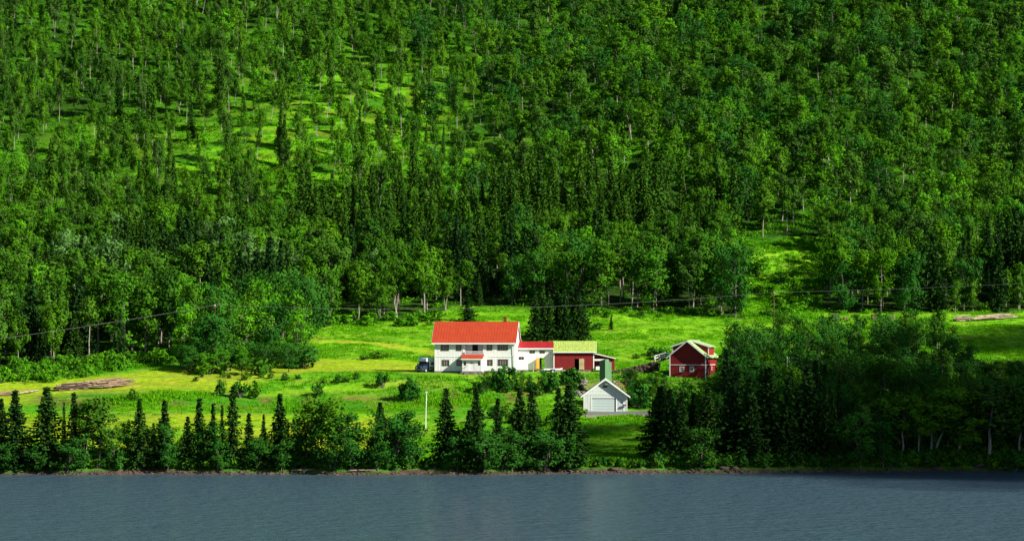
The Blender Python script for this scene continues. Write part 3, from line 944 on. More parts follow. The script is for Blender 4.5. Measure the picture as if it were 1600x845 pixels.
scl = r.uniform(.6, 1.1, n) * (.7 + .9 * rough) * (1 + .45 * band) * np.where((Y - shore_y(X)) < 9, 1.6, 1)
scatter('meadow_grass', np.stack([X[I], Y[I], Z[I]], -1), TUFT, 'tufts of green meadow grass across the fields', 'grass', scales=scl[I], seed=4)

# shore bushes / weeds and the undergrowth of the right hand wood
n = 3800
X = r.uniform(-108, 115, n); Y = shore_y(X) + 2.2 + r.random(n) ** 1.6 * 7; Z = H(X, Y)
px, py = PX(X, Y, Z)
gap = ((px > 905) & (px < 1012)) | ((px > 650) & (px < 682))
keep = ~gap | (Y < shore_y(X) + 4)
I = np.nonzero(keep)[0]
sc_ = r.uniform(.5, 1.15, n) * np.where(gap, .6, 1)
SB = [joined_proto('shore_bush_source', p) for p in PROTO['bush']]
scatter('shore_undergrowth', np.stack([X[I], Y[I], Z[I]], -1), HERB[:2] + SB, 'dark weeds and low scrub along the lake bank', 'undergrowth', scales=sc_[I], seed=5)
n = 2500
X = r.uniform(22, 112, n); Y = r.uniform(408, 520, n); Z = H(X, Y); px, py = PX(X, Y, Z)
keep = (px > 1030) & ((px > 1130) | (py > 612)) & ~((px > 1525) & (py < 575))
I = np.nonzero(keep)[0]
scatter('wood_undergrowth', np.stack([X[I], Y[I], Z[I]], -1), HERB[:2] + SB[:3], 'dark scrub under the shaded wood on the right', 'undergrowth', scales=r.uniform(.6, 1.3, len(I)), seed=6)
# ------------------------------------------------------------------ trees and bushes one can point to
SH = 'trees along the lake shore'
def shore_tree(kind, px, top, label, wide=1.0, base=735, var=None):
    at_px(kind, px, base, top, label, SH, wide, var)

for a in [
    ('spruce', 2, 622, 'dark spruce cut by the left edge of the picture, on the lake bank', 1.1, 733, 0),
    ('spruce', 24, 609, 'bushy dark spruce on the shore, second from the left picture edge', 1.25, 733, 2),
    ('spruce', 73, 603, 'broad tall spruce on the shore in front of the long log pile', 1.35, 730, 2),
    ('spruce', 100, 628, 'very thin spruce on the shore just right of the broad tall one', .6, 730, 3),
    ('spruce', 116, 612, 'narrow pointed spruce on the left shore beside the very thin one', .95, 731, 1),
    ('birch', 135, 626, 'leafy small birch between two pointed trees on the left shore', 1.15, 732, 4),
    ('birch', 155, 618, 'slim tall birch on the shore below the end of the log pile', 1.2, 731, 6),
    ('alder', 178, 668, 'low light green shrub-like tree on the left shore right of a slim birch', 1.1, 731, 0),
    ('spruce', 218, 622, 'dense dark spruce on the left shore, left one of a close pair', 1.15, 732, 4),
    ('spruce', 240, 660, 'small spruce squeezed between a close pair of tall shore spruces', 1.0, 732, 0),
    ('spruce', 257, 624, 'slim dark spruce on the left shore, right one of a close pair', 1.0, 731, 1),
    ('spruce', 293, 650, 'short broad spruce on the shore below the green rough grass', 1.25, 731, 2),
    ('spruce', 311, 622, 'tall ragged spruce standing directly right of the short broad one', 1.1, 731, 3),
    ('spruce', 333, 630, 'ragged narrow spruce third in the dark shore row', .8, 730, 3),
    ('spruce', 347, 632, 'thin gappy spruce between two taller shore spruces', .7, 730, 3),
    ('spruce', 364, 604, 'tallest open-branched spruce in the left half of the shore row', 1.25, 730, 3),
    ('spruce', 389, 645, 'low dark spruce just right of the tallest open-branched one', 1.0, 731, 4),
    ('spruce', 412, 646, 'small thin spruce tip standing out of the shore scrub', .8, 731, 1),
    ('spruce', 437, 614, 'tall reddish-brown tinted spruce in the middle of the left shore', 1.15, 731, 0),
    ('alder', 458, 655, 'dark broadleaf tree filling the gap right of the reddish spruce', 1.1, 732, 0),
    ('birch', 480, 624, 'slender birch rising behind the dark shore broadleaves', 1.2, 729, 1),
    ('birch', 516, 626, 'shore birch with a long crooked white stem', 1.5, 732, 0),
    ('alder', 500, 652, 'dark broadleaf tree left of the crooked white stem', 1.0, 733, 2),
    ('alder', 551, 640, 'broad dark tree on the shore right of the crooked white stem', 1.35, 733, 1),
    ('spruce', 594, 627, 'spruce tip rising behind the broad dark shore trees', 1.1, 726, 0),
    ('alder', 590, 655, 'light green leafed low tree leaning over the lake bank', .9, 735, 0),
    ('alder', 612, 640, 'large round dark tree on the shore with pale stems below', 1.2, 732, 3),
    ('alder', 643, 636, 'rightmost round dark tree before the white lamp pole', 1.15, 731, 1),
    ('spruce', 697, 605, 'dark spruce standing alone on the shore right of the lamp pole', 1.35, 727, 2),
    ('spruce', 744, 608, 'tall spruce below the farmhouse porch on the shore', 1.2, 729, 4),
    ('spruce', 733, 640, 'shorter green spruce leaning in front of the taller one below the porch', 1.1, 734, 0),
    ('spruce', 778, 620, 'slim spruce with a visible pale stem below the farmhouse right end', 1.05, 731, 1),
    ('spruce', 812, 603, 'tall dense spruce below the white wing, left of a touching pair', 1.1, 730, 0),
    ('spruce', 831, 608, 'tall dense spruce below the barn, right of a touching pair', 1.15, 730, 2),
    ('spruce', 873, 606, 'dark spruce below the barn door on the shore', 1.05, 731, 4),
    ('spruce', 889, 598, 'tallest spruce at the left border of the shaded shore slope', 1.3, 731, 2),
    ('alder', 757, 668, 'low dark shore tree at the foot of the porch spruces', 1.4, 737, 1),
    ('alder', 800, 672, 'low dark shore tree at the foot of the touching spruce pair', 1.4, 737, 0),
    ('alder', 850, 668, 'low dark shore tree between the barn-side spruces', 1.3, 737, 3),
    ('alder', 893, 676, 'low shrubby tree at the left foot of the shaded slope', 1.2, 737, 2),
    ('alder', 715, 682, 'low dark shrub tree right of the lone shore spruce', 1.2, 737, 0),
    ('alder', 60, 690, 'low leafy shrub tree in front of the broad tall spruce', 1.3, 737, 1),
    ('alder', 105, 688, 'spreading low green shrub tree on the left bank edge', 1.5, 737, 3),
    ('alder', 8, 690, 'low leafy shrub tree at the left picture edge', 1.3, 737, 0),
    ('alder', 262, 690, 'green shrub tree at the foot of the close spruce pair', 1.2, 737, 2),
    ('alder', 400, 682, 'low dark shrub tree under the small thin spruce tip', 1.4, 736, 1),
    ('alder', 440, 690, 'low dark shrub tree at the foot of the reddish spruce', 1.3, 737, 0),
    ('alder', 340, 690, 'low shrub tree under the ragged narrow spruces', 1.2, 737, 3),
    ('spruce', 1032, 602, 'dark spruce forming the left corner of the right hand wood', 1.35, 716, 2),
    ('spruce', 1047, 606, 'dark spruce second from the left corner of the shaded wood', 1.1, 722, 0),
    ('spruce', 1065, 611, 'dark spruce below the left half of the red gabled barn', 1.15, 724, 4),
    ('spruce', 1083, 612, 'dark spruce below the right half of the red gabled barn', 1.1, 716, 1),
    ('spruce', 1106, 603, 'tall dark spruce below the right corner of the red gabled barn', 1.3, 722, 2),
    ('alder', 1096, 668, 'low rounded dark tree at the water edge of the shaded wood', 1.2, 735, 0),
    ('spruce', 1146, 586, 'large dark spruce just right of the red gabled barn', 1.4, 722, 2),
    ('spruce', 1172, 590, 'dark spruce right of the large one beside the red gabled barn', 1.2, 725, 4),
    ('spruce', 1200, 572, 'tall shaded spruce left below the pale mast', 1.3, 723, 0),
    ('spruce', 1232, 586, 'shaded spruce straight below the pale mast', 1.2, 724, 1),
    ('spruce', 1262, 568, 'tallest shaded spruce right below the pale mast', 1.3, 723, 2),
    ('spruce', 1290, 600, 'shaded spruce at the right end of the shore spruces', 1.2, 725, 4),
    ('birch', 1410, 618, 'shaded shore birch with a thin pale stem in the right wood', 1.5, 722, 5),
    ('birch', 1455, 612, 'shaded spreading shore birch in the middle of the right wood', 1.8, 722, 7),
    ('birch', 1542, 600, 'big shaded birch with a bright white stem at the water edge', 2.0, 727, 5),
    ('birch', 1500, 606, 'shaded spreading birch left of the bright white stem', 1.8, 718, 2),
    ('birch', 1592, 610, 'shaded birch cut by the right picture edge', 1.6, 722, 5),
    ('alder', 1345, 640, 'round shaded tree on the shore right of the spruces', 1.3, 730, 1),
    ('alder', 1380, 655, 'low round shaded tree left of the thin pale stem', 1.3, 731, 2),
]:
    kind, px, top, label, wide, base, var = a
    shore_tree(kind, px, top, label, wide * (random.uniform(1.0, 1.45) if kind == 'spruce' else 1.1), base, var)

def seg(v):
    return next(t for lim, t in ((205, 'below the end of the log pile'), (285, 'around the close spruce pair'), (355, 'around the short broad spruce'), (425, 'by the tallest open-branched spruce'), (505, 'right of the reddish spruce'), (580, 'around the crooked white stem'), (999, 'left of the white lamp pole')) if v < lim)
for k in range(25):
    px_ = 118 + (660 - 118) * (k + random.random()) / 25
    b_ = random.uniform(722, 735)
    at_px(random.choice(['alder', 'alder', 'birch', 'spruce']), px_, b_, b_ - random.uniform(36, 74), 'low filler tree on the left shore ' + seg(px_), 'low filler trees on the left shore ' + seg(px_), random.uniform(1.0, 1.4))
for k in range(12):
    px_ = 700 + 200 * (k + random.random()) / 12
    b_ = random.uniform(726, 736)
    at_px(random.choice(['alder', 'alder', 'spruce']), px_, b_, b_ - random.uniform(38, 66), 'low dark tree filling the gaps between the shore spruces below the farm', 'low trees between the shore spruces below the farm', random.uniform(1.0, 1.4))

# the wood on the right: rows of broadleaf trees, then spruces and birches towards the shore
def rw_spacing(X, Y, px, py, r):
    s = np.full(X.shape, 4.6) + vnoise(X, Y, 9, 77) * 1.2
    ok = (py < 724) & (px > np.where(py < 640, 1146, 1128)) & (py > np.interp(px, [1100, 1130, 1160, 1283, 1300, 1480, 1500, 1530, 1620, 1800], [592, 588, 566, 560, 528, 530, 575, 624, 628, 600]))
    ok |= (px > 1020) & (px <= 1128) & (py > 664) & (py < 722)
    ok &= (px < 2350)
    # the small sunlit gap
    ok &= ~((np.abs(px - 1293) < 12) & (py > 630) & (py < 652))
    return np.where(ok, s, 0)
X, Y, Z, px, py = field(13000, 20, 178, 403, 540, rw_spacing, 71)
r = np.random.default_rng(72)
BEYOND = []
for i in range(len(X)):
    sprz = px[i] < 1320 and Y[i] < 452 and r.random() < .75
    k = 'spruce' if sprz else ('birch' if r.random() < .30 else 'alder')
    if k != 'spruce' and Y[i] < 440 and px[i] > 1330: k = 'birch'
    h = r.uniform(9.5, 13.5) if sprz else (r.uniform(7, 10.5) if Y[i] < 470 else r.uniform(6.0, 9.0))
    if px[i] > 1490 and Y[i] > 450: h = min(h, 7.5)
    if 1286 < px[i] < 1480 and Y[i] > 500: h = r.uniform(4.5, 7.5)
    if px[i] < 1128:
        h = min(h, (py[i] - 604) * Y[i] / FPX) * r.uniform(.72, 1.0)
        if h < 4: continue
    if 1286 < px[i] < 1480 and Y[i] > 500: h = r.uniform(6.0, 9.2)
    if px[i] < 1170 and Y[i] > 480: h = r.uniform(8.0, 10.0)
    if px[i] > 1650:
        BEYOND.append((X[i], Y[i], Z[i] - .1, h)); continue
    wh_ = next(t for lim, t in ((1130, ' below the red barn'), (1190, ' right of the red barn'), (1270, ' around the pale mast'), (1390, ' below the firewood stacks'), (1490, ' left of the far meadow'), (9999, ' by the right edge')) if px[i] < lim)
    row = ('at the back of the shaded wood' if Y[i] > 480 else ('in the middle of the shaded wood' if Y[i] > 445 else 'near the shore in the shaded wood')) + wh_
    nm = {'spruce': 'dark spruce', 'birch': 'shaded leafy birch', 'alder': 'dark bushy broadleaf tree'}[k]
    plant(k, (X[i], Y[i], Z[i] - .1), h, nm + ' ' + row, (nm + 's ' + row).replace('birchs', 'birches'), wide=r.uniform(1.0, 1.35))
BEYOND = np.array(BEYOND)
scatter('lakeside_wood', BEYOND[:, :3], SP['birch'][:4] + SP['alder'], 'leafy shore wood going on beyond the right picture edge', 'forest', scales=BEYOND[:, 3] / 11.5, seed=31)

for kind, px, base, top, label, wide in [
    ('spruce', 730, 503, 455, 'broad dark spruce standing alone behind the farmhouse roof', 2.3),
    ('spruce', 836, 534, 452, 'leftmost tall spruce of the dark clump behind the wing and barn', 1.35),
    ('spruce', 848, 530, 446, 'tall spruce behind the wing, second from the left in the dark clump', 1.2),
    ('spruce', 858, 533, 455, 'lower spruce in front within the dark clump behind the wing', 1.3),
    ('spruce', 870, 531, 443, 'tall spruce behind the left end of the yellow-green roof', 1.25),
    ('spruce', 882, 533, 452, 'dark spruce above the middle of the yellow-green roof', 1.3),
    ('spruce', 894, 530, 441, 'tallest spruce of the dark clump, above the yellow-green roof', 1.25),
    ('spruce', 905, 533, 456, 'dark spruce above the right part of the yellow-green roof', 1.3),
    ('spruce', 912, 531, 446, 'rightmost tall spruce of the dark clump behind the barn', 1.15),
    ('spruce', 955, 515, 492, 'tiny spruce alone on the upper meadow right of the dark clump', 1.6),
    ('bush', 934, 515, 502, 'low dark bush on the upper meadow beside the tiny spruce', 1.5),
    ('bush', 208, 625, 604, 'small upright bush on the left field right of the log pile end', .9),
    ('bush', 345, 618, 588, 'slim young birch bush on the left field', .7),
    ('bush', 377, 622, 590, 'wide leafy bush in the rough grass, left of a slim one', .9),
    ('bush', 399, 622, 591, 'slim leafy bush right of the wide leafy one on the left field', .8),
    ('bush', 494, 619, 594, 'pale green round bush at the end of the faint field track', .9),
    ('bush', 505, 600, 586, 'low bush left of two dark bushes on the mown edge', 1.0),
    ('bush', 529, 599, 582, 'dark round bush on the mown edge, larger of two touching', 1.1),
    ('bush', 540, 598, 584, 'lighter bush touching the dark round one on the mown edge', 1.1),
    ('bush', 557, 593, 580, 'small dark bush halfway between the field bushes and the motorhome', .9),
    ('bush', 599, 606, 576, 'upright single bush on the faint track left of the round tree', .8),
    ('bush', 570, 562, 551, 'low left bush on the upper meadow', 1.6),
    ('bush', 590, 560, 546, 'wide low bush on the upper meadow above the motorhome', 1.9),
    ('bush', 604, 559, 550, 'small low bush right of the wide one on the upper meadow', 1.4),
    ('bush', 1018, 556, 538, 'dark bush behind the ramp railing', 1.5),
    ('bush', 1034, 560, 540, 'round bush behind the wooden bridge of the red gabled barn', 1.6),
    ('bush', 994, 560, 551, 'low bush on the slope above the stone ramp', 1.6),
    ('alder', 334, 580, 487, 'round leafy tree in front of the pole in the dark leafy mass', 1.3),
    ('alder', 344, 578, 496, 'leafy tree right of the pole in the dark leafy mass', 1.2),
    ('alder', 322, 579, 502, 'leafy tree left of the pole in the dark leafy mass', 1.2),
    ('round_bush', 640, 627, 586, 'large round dark bush alone on the lawn above the lamp pole', 1.0),
    ('alder', 1152, 560, 515, 'dark leafy tree right behind the red gabled barn', 1.1),
    ('bush', 1108, 602, 584, 'thin bush in front of the side wall of the red gabled barn', .9),
    ('bush', 1072, 600, 587, 'small bush in front of the red gabled barn foundation', 1.0),
]:
    at_px(kind, px, base, top, label, None, wide)

r = np.random.default_rng(90)
def row(n, x0, x1, b0, b1, h0, h1, kind, label, group, wide=(1.0, 1.5)):
    for k in range(n):
        px = x0 + (x1 - x0) * (k + r.random()) / n; b = r.uniform(b0, b1)
        at_px(kind if isinstance(kind, str) else kind[int(r.integers(len(kind)))], px, b, b - r.uniform(h0, h1), label, group, r.uniform(*wide))
row(26, 748, 905, 600, 622, 15, 34, ['bush', 'alder'], 'dark bush in the hedge-like row on the slope below the farmhouse', 'bushes on the slope below the farmhouse', (.8, 1.15))
row(11, 985, 1048, 618, 645, 26, 52, ['bush', 'alder', 'birch'], 'young leafy tree in the thicket right of the garage', 'thicket right of the garage', (.8, 1.1))
row(8, 975, 1040, 592, 606, 12, 22, 'bush', 'low bush below the stone ramp', 'bushes below the stone ramp', (1, 1.4))
row(13, 1048, 1150, 610, 640, 8, 18, ['bush', 'alder'], 'leafy bush on the slope below the red gabled barn', 'bushes below the red gabled barn', (.9, 1.3))
row(10, 745, 905, 645, 668, 14, 26, 'bush', 'light bush standing between the shore spruces and the slope hedge', 'bushes between shore and slope hedge', (1, 1.5))
row(9, 290, 480, 588, 597, 8, 16, 'bush', 'small bush in the band of rough grass across the left field', 'small bushes in the rough grass band', (.8, 1.3))
row(26, 284, 484, 570, 586, 26, 50, ['alder', 'bright', 'bush'], 'leafy shrub tree on the front edge of the dark mass left of the meadow', 'shrub trees at the edge of the dark leafy mass', (1.1, 1.6))
row(16, 484, 690, 496, 512, 10, 24, 'bright_bush', 'light green bush along the top edge of the upper meadow', 'bushes along the top edge of the upper meadow', (1.2, 1.8))
row(12, 930, 1130, 490, 496, 9, 18, 'bright_bush', 'light green bush on the wood edge right of the spruce clump', 'bushes on the wood edge right of the spruce clump', (1.2, 1.8))
row(16, 1172, 1275, 400, 500, 12, 26, 'bright_bush', 'bright bush in the clearing behind the brown power pole', 'bushes in the clearing behind the brown pole', (1.2, 1.8))

# ------------------------------------------------------------------ farmhouse
def ribs(mb, x0, x1, n, yf, zf, yb, zb, hgt=.04, wd=.03):
    """standing seams running up a roof slope"""
    for k in range(n + 1):
        x = x0 + (x1 - x0) * k / n
        for s in (0,):
            n0 = len(mb.v)
            mb.v += [(x - wd, yf, zf), (x + wd, yf, zf), (x + wd, yb, zb), (x - wd, yb, zb), (x - wd, yf, zf + hgt), (x + wd, yf, zf + hgt), (x + wd, yb, zb + hgt), (x - wd, yb, zb + hgt)]
            mb.f += [[n0 + i for i in q_] for q_ in ((0, 3, 2, 1), (4, 5, 6, 7), (0, 1, 5, 4), (1, 2, 6, 5), (2, 3, 7, 6), (3, 0, 4, 7))]

def battens(mb, x0, x1, z0, z1, yf, step, holes=(), d=.025, w_=.03, margin=.1):
    x = x0 + step / 2
    while x < x1:
        segs = [(z0, z1)]
        for (a, b, c, e) in holes:
            if a - margin < x < b + margin:
                ns = []
                for (p, q_) in segs:
                    if c - margin > p: ns.append((p, min(q_, c - margin)))
                    if e + margin < q_: ns.append((max(p, e + margin), q_))
                segs = ns
        for (p, q_) in segs:
            if q_ - p > .1: mb.box(x - w_, x + w_, yf - d, yf + .01, p, q_)
        x += step

def gable_roof(root, name, x0, x1, y0, y1, ze, rise, th, m, nribs=0, trim=None):
    """ridge along x; eaves at y0 and y1"""
    ym = (y0 + y1) / 2
    mb = MB()
    mb.prism([(y0, ze), (ym, ze + rise), (y1, ze), (y1, ze + th), (ym, ze + rise + th), (y0, ze + th)][::-1], x0, x1, 'x')
    if nribs:
        ribs(mb, x0 + .05, x1 - .05, nribs, y0, ze + th, ym, ze + rise + th)
        ribs(mb, x0 + .05, x1 - .05, nribs, y1, ze + th, ym, ze + rise + th)
    rf = mb.build(name, m, root)
    return rf

U = 36.75                                   # zoomed photo pixels per metre on the farmhouse front
def hx_(v): return (v - 213) / U
def hz_(v): return (440 - v) / U
g = P(679.3, 581.8, 500)
fz = float(H(-14, 500)) - .25
house = empty('farmhouse', (g.x, g.y, 20 - (581.8 - 528) / FPX * 500), R(-6.0), 'two-storey white farmhouse with orange red roof, porch and brick chimney', 'house')
W, D, ZE = 14.85, 8.0, 5.35
win_up = [(253, 310, 252, 294, 3, 2), (357, 395, 252, 294, 2, 2), (565, 605, 250, 291, 2, 2), (639, 710, 250, 291, 4, 2)]
win_dn = [(260, 312, 354, 396, 3, 3), (360, 398, 354, 396, 2, 3), (568, 607, 352, 394, 2, 3), (641, 711, 350, 394, 4, 3)]
holes = [(hx_(a) + .05, hx_(b) - .05, hz_(d) + .05, hz_(c) - .05) for (a, b, c, d, _, _) in win_up + win_dn]
niche = (hx_(420), hx_(542), hz_(322), hz_(248))
mb = MB(); wall_holes(mb, 0, W, .28, ZE, 0, .25, holes + [niche])
allh = holes + [niche]
battens(mb, .1, W - .1, .3, 2.92, 0, .28, allh)
battens(mb, .1, W - .1, 3.02, ZE - .05, 0, .28, allh, d=.012)
mb.build('front_wall', M['white_wall'], house)
mb = MB()
mb.prism([(.25, .28), (D, .28), (D, ZE), (D / 2, ZE + 3.75), (.25, ZE + .2)], W - .25, W, 'x')
x = .5
while x < D - .2:
    t = 1 - abs(x - D / 2) / (D / 2)
    mb.box(W, W + .02, x - .03, x + .03, .3, ZE + t * 3.5); x += .28
mb.prism([(.25, .28), (D, .28), (D, ZE), (D / 2, ZE + 3.75), (.25, ZE + .2)], 0, .25, 'x')
mb.build('gable_wall', M['white_wall'], house)
mb = MB(); mb.box(.25, W - .25, D - .25, D, .28, ZE); mb.build('back_wall', M['white_wall'], house)
mb = MB(); mb.box(-.04, W + .04, -.04, D + .04, -1.2, .28); mb.build('foundation', M['stone'], house)
mb = MB()
mb.box(-.05, W + .05, -.05, 0.0, 2.92, 3.02)
for x in (-.03, W - .13): mb.box(x, x + .16, -.06, -.028, .28, ZE)
for x in (hx_(405), hx_(545)): mb.box(x - .06, x + .06, -.055, -.03, 3.02, ZE)
mb.build('corner_board', M['white_trim'], house)
for (a, b, c, d, cc, rr_) in win_up + win_dn:
    window(house, hx_(a) + .1, hx_(b) - .1, hz_(d) + .1, hz_(c) - .1, .0, cc, rr_, proud=.04)
window(house, 1.6, 2.6, 3.6, 4.7, 0, 2, 2, axis='y').location = (W + 2e-3, 0, 0)
# balcony
n0, n1_, n2_, n3_ = niche
mb = MB(); mb.box(n0, n1_, 1.5, 1.6, n2_, n3_); mb.box(n0 - .1, n0, .25, 1.6, n2_, n3_); mb.box(n1_, n1_ + .1, .25, 1.6, n2_, n3_); mb.box(n0, n1_, .0, 1.6, n2_ - .1, n2_)
battens(mb, n0, n1_, n2_, n3_, 1.5, .3)
bal = mb.build('balcony', M['white_wall'], house)
mb = MB(); mb.box(hx_(463), hx_(500), 1.40, 1.47, n2_, hz_(250)); mb.build('balcony_door', M['dark'], bal)
mb = MB(); zr0, zr1 = hz_(325), hz_(296)
mb.box(n0 - .1, n1_ + .1, -.22, -.14, zr1 - .06, zr1 + .02); mb.box(n0 - .1, n1_ + .1, -.22, -.14, zr0, zr0 + .07)
mb.build('railing', M['white_trim'], bal)
pk = MB().box(-.035, .035, -.20, -.16, 0, zr1 - zr0 - .08).mesh('baluster', M['white_trim'])
k = 0; x = n0
while x < n1_ + .1:
    o_ = link(bpy.data.objects.new('baluster', pk), bal); o_.location = (x, 0, zr0 + .05); x += .19
# porch
px0, px1, pd = hx_(405), hx_(545), 2.0
mb = MB()
hp = [(hx_(418), hx_(436), hz_(392), hz_(362)), (hx_(514), hx_(532), hz_(392), hz_(362)), (hx_(457), hx_(490), hz_(425), hz_(362))]
wall_holes(mb, px0 + .1, px1 - .1, .28, 2.45, -pd, -pd + .12, hp)
mb.prism([(-pd + .12, .28), (0, .28), (0, 3.1), (-pd + .12, 2.42)], px0 + .1, px0 + .22, 'x')
mb.prism([(-pd + .12, .28), (0, .28), (0, 3.1), (-pd + .12, 2.42)], px1 - .22, px1 - .1, 'x')
battens(mb, px0 + .2, px1 - .2, .3, 2.4, -pd, .25, hp, d=.02)
porch = mb.build('porch', M['white_wall'], house)
mb = MB(); mb.prism([(-pd - .35, 2.45), (-.03, 3.25), (-.03, 3.36), (-pd - .35, 2.56)][::-1], px0 - .1, px1 + .1, 'x')
ribs(mb, px0, px1, 9, -pd - .35, 2.56, -.03, 3.36, .03, .02)
mb.build('porch_roof', M['red_roof'], porch)
mb = MB(); mb.box(px0 - .1, px1 + .1, -pd - .39, -pd - .35, 2.36, 2.55); mb.build('porch_fascia', M['white_trim'], porch)
for (a, b, c, d) in hp[:2]:
    mb = MB(); mb.box(a, b, -pd + .06, -pd + .09, c, d); mb.build('porch_window', M['glass'], porch)
a, b, c, d = hp[2]
mb = MB(); mb.box(a, b, -pd + .04, -pd + .09, c, d)
dr = mb.build('front_door', M['white_trim'], porch)
mb = MB(); mb.box(a + .32, b - .32, -pd + .02, -pd + .045, d - .45, d - .15); mb.build('door_window', M['glass'], dr)
mb = MB(); mb.box(px0 - .1, px1 + .1, -pd - .8, -.04, -1.2, .26); mb.box(px0 + .6, px1 - 1.2, -pd - 1.2, -pd - .8, -1.2, .1)
mb.build('porch_step', M['stone'], porch)
mb = MB(); mb.tube([(hx_(412), -pd - 1.3, .75), (hx_(446), -pd - .15, 1.25)], .035, 6); mb.tube([(hx_(412), -pd - 1.3, -.6), (hx_(412), -pd - 1.3, .75)], .035, 6)
mb.build('shadow_rail', M['dark_frame'], porch)  # dark rail added in place of a diagonal shadow beside the porch
# roof
roof = gable_roof(house, 'roof', -.55, W + .25, -.5, D + .5, ZE - .05, 3.95, .12, M['red_roof'], 30)
mb = MB()
mb.box(-.55, W + .25, -.58, -.5, ZE - .16, ZE + .10)
ym = D / 2
for xx in (W + .252, -.60):
    mb.prism([(-.5, ZE - .22), (ym, ZE + 3.72), (D + .5, ZE - .22), (D + .5, ZE + .05), (ym, ZE + 4.0), (-.5, ZE + .05)][::-1], xx, xx + .05, 'x')
mb.build('bargeboard', M['white_trim'], roof)
mb = MB(); cxh = hx_(675) ; mb.box(cxh - .28, cxh + .28, ym - .1, ym + .45, ZE + 3.3, ZE + 4.75)
ch = mb.build('chimney', M['brick'], roof)
mb = MB(); mb.box(cxh - .34, cxh + .34, ym - .16, ym + .51, ZE + 4.752, ZE + 4.85); mb.build('chimney_cap', M['brick'], roof)
mb = MB(); mb.tube([(W - .2, -.64, ZE - .15), (W - .2, -.2, ZE - .5), (W - .2, -.12, .3)], .05, 6); mb.build('downpipe', M['white_trim'], house)

# ------------------------------------------------------------------ wing between house and barn
def wx_(v): return (v - 775) / U
def wz_(v): return (420 - v) / U
g = P(809.3, 577.5, 503)
wing = empty('wing', (g.x, g.y, g.z), R(-2), 'low white connecting wing with wine red roof between farmhouse and barn', 'building')
W2, D2, Z2 = 6.6, 5.5, 3.95
wh = [(wx_(854), wx_(890), wz_(308), wz_(290)), (wx_(922), wx_(958), wz_(308), wz_(290)), (wx_(780), wx_(816), wz_(351), wz_(332))]
dh = (wx_(920), wx_(957), .05, wz_(339))
mb = MB(); wall_holes(mb, -.3, W2, .0, Z2, 0, .2, wh + [dh]); battens(mb, -.2, W2, .05, Z2 - .1, 0, .3, wh + [dh], d=.014)
mb.build('front_wall', M['white_wall'], wing)
mb = MB(); wall_holes(mb, -.3, W2, 0, Z2, D2 - .2, D2, [(dh[0] + .3, dh[1] + .2, .05, dh[3])]); mb.box(W2 - .2, W2, .2, D2 - .2, 0, Z2)
mb.build('back_wall', M['white_wall'], wing)
for q_ in wh: window(wing, q_[0] + .08, q_[1] - .08, q_[2] + .07, q_[3] - .07, 0, 2, 1)
mb = MB(); mb.box(dh[0] + .02, dh[0] + .4, .25, .3, .05, dh[3]); mb.build('doorway_dark_panel', M['dark'], wing)  # near-black panel behind the left part of the doorway
mb = MB(); mb.box(0, .08, 0, .9, 0, dh[3] - .05); dd = mb.build('open_door', M['orange'], wing); dd.location = (dh[0] - .02, -.02, .04); dd.rotation_euler = (0, 0, R(180 - 32))
mb = MB(); mb.tube([(.12, .8, 1.0), (.12, .8, 1.14)], .02, 6); mb.build('door_handle', M['dark_frame'], dd)
rf = gable_roof(wing, 'roof', -.32, W2 + .0, -.3, D2 + .3, Z2 - .02, 1.2, .1, M['dark_red_roof'], 16)
mb = MB(); mb.box(-.32, W2, -.37, -.3, Z2 - .16, Z2 + .06); mb.build('fascia', M['white_trim'], rf)
mb = MB(); mb.box(-.3, W2 + .02, -.03, .2, -1.0, 0); mb.build('foundation', M['stone'], wing)

# ------------------------------------------------------------------ barn with yellow-green roof and lean-to
g = P(865, 578, 502)
def bx_(v): return (v - 1018) / U
def bz_(v): return (422 - v) / U
barn = empty('barn', (g.x, g.y, g.z), R(-1.5), 'dark red barn with streaked yellow-green metal roof and open plank door', 'barn')
W3, D3, Z3 = 7.45, 7.0, 3.3
do = (bx_(1160), bx_(1191), .03, bz_(345))
mb = MB(); wall_holes(mb, 0, W3, 0, Z3, 0, .2, [do]); battens(mb, .05, W3, .02, Z3 - .05, 0, .22, [do], d=.018)
mb.build('front_wall', M['red_wall'], barn)
mb = MB(); mb.box(0, .2, .2, D3 - .2, 0, Z3); mb.box(0, W3, D3 - .2, D3, 0, Z3)
mb.prism([(.2, 0), (D3 - .2, 0), (D3 - .2, Z3), (D3 / 2, Z3 + 1.7), (.2, Z3)], W3 - .2, W3, 'x')
mb.build('back_wall', M['red_wall'], barn)
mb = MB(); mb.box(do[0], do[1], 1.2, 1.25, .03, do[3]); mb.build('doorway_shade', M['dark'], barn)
ds = empty('plank_door', (do[1] + .02, -.10, .10)); ds.parent = barn
ds_w = (bx_(1225) - bx_(1191)) / 4
pl = MB().box(0, ds_w - .02, -.03, .0, 0, do[3] - .1).mesh('plank', M['pale_wood'])
for k in range(4):
    o_ = link(bpy.data.objects.new('plank', pl), ds); o_.location = (k * ds_w, -.004 * (k % 2), .03 * (k % 3))
mb = MB(); mb.box(0, ds_w * 4, .004, .04, .3, .42); mb.box(0, ds_w * 4, .004, .04, 1.5, 1.62); mb.build('ledge', M['pale_wood'], ds)
mb = MB()
mb.box(-.02, .15, -.05, -.02, 0, Z3 - .1); mb.box(W3 - .15, W3 + .03, -.05, -.02, -.1, Z3 - .1)
mb.build('corner_board', M['white_trim'], barn)
rf = gable_roof(barn, 'roof', -.1, W3 + .4, -.35, D3 + .35, Z3 + .02, 1.95, .1, M['green_roof'], 24)
mb = MB(); mb.box(-.1, W3 + .4, -.43, -.35, Z3 - .1, Z3 + .09)
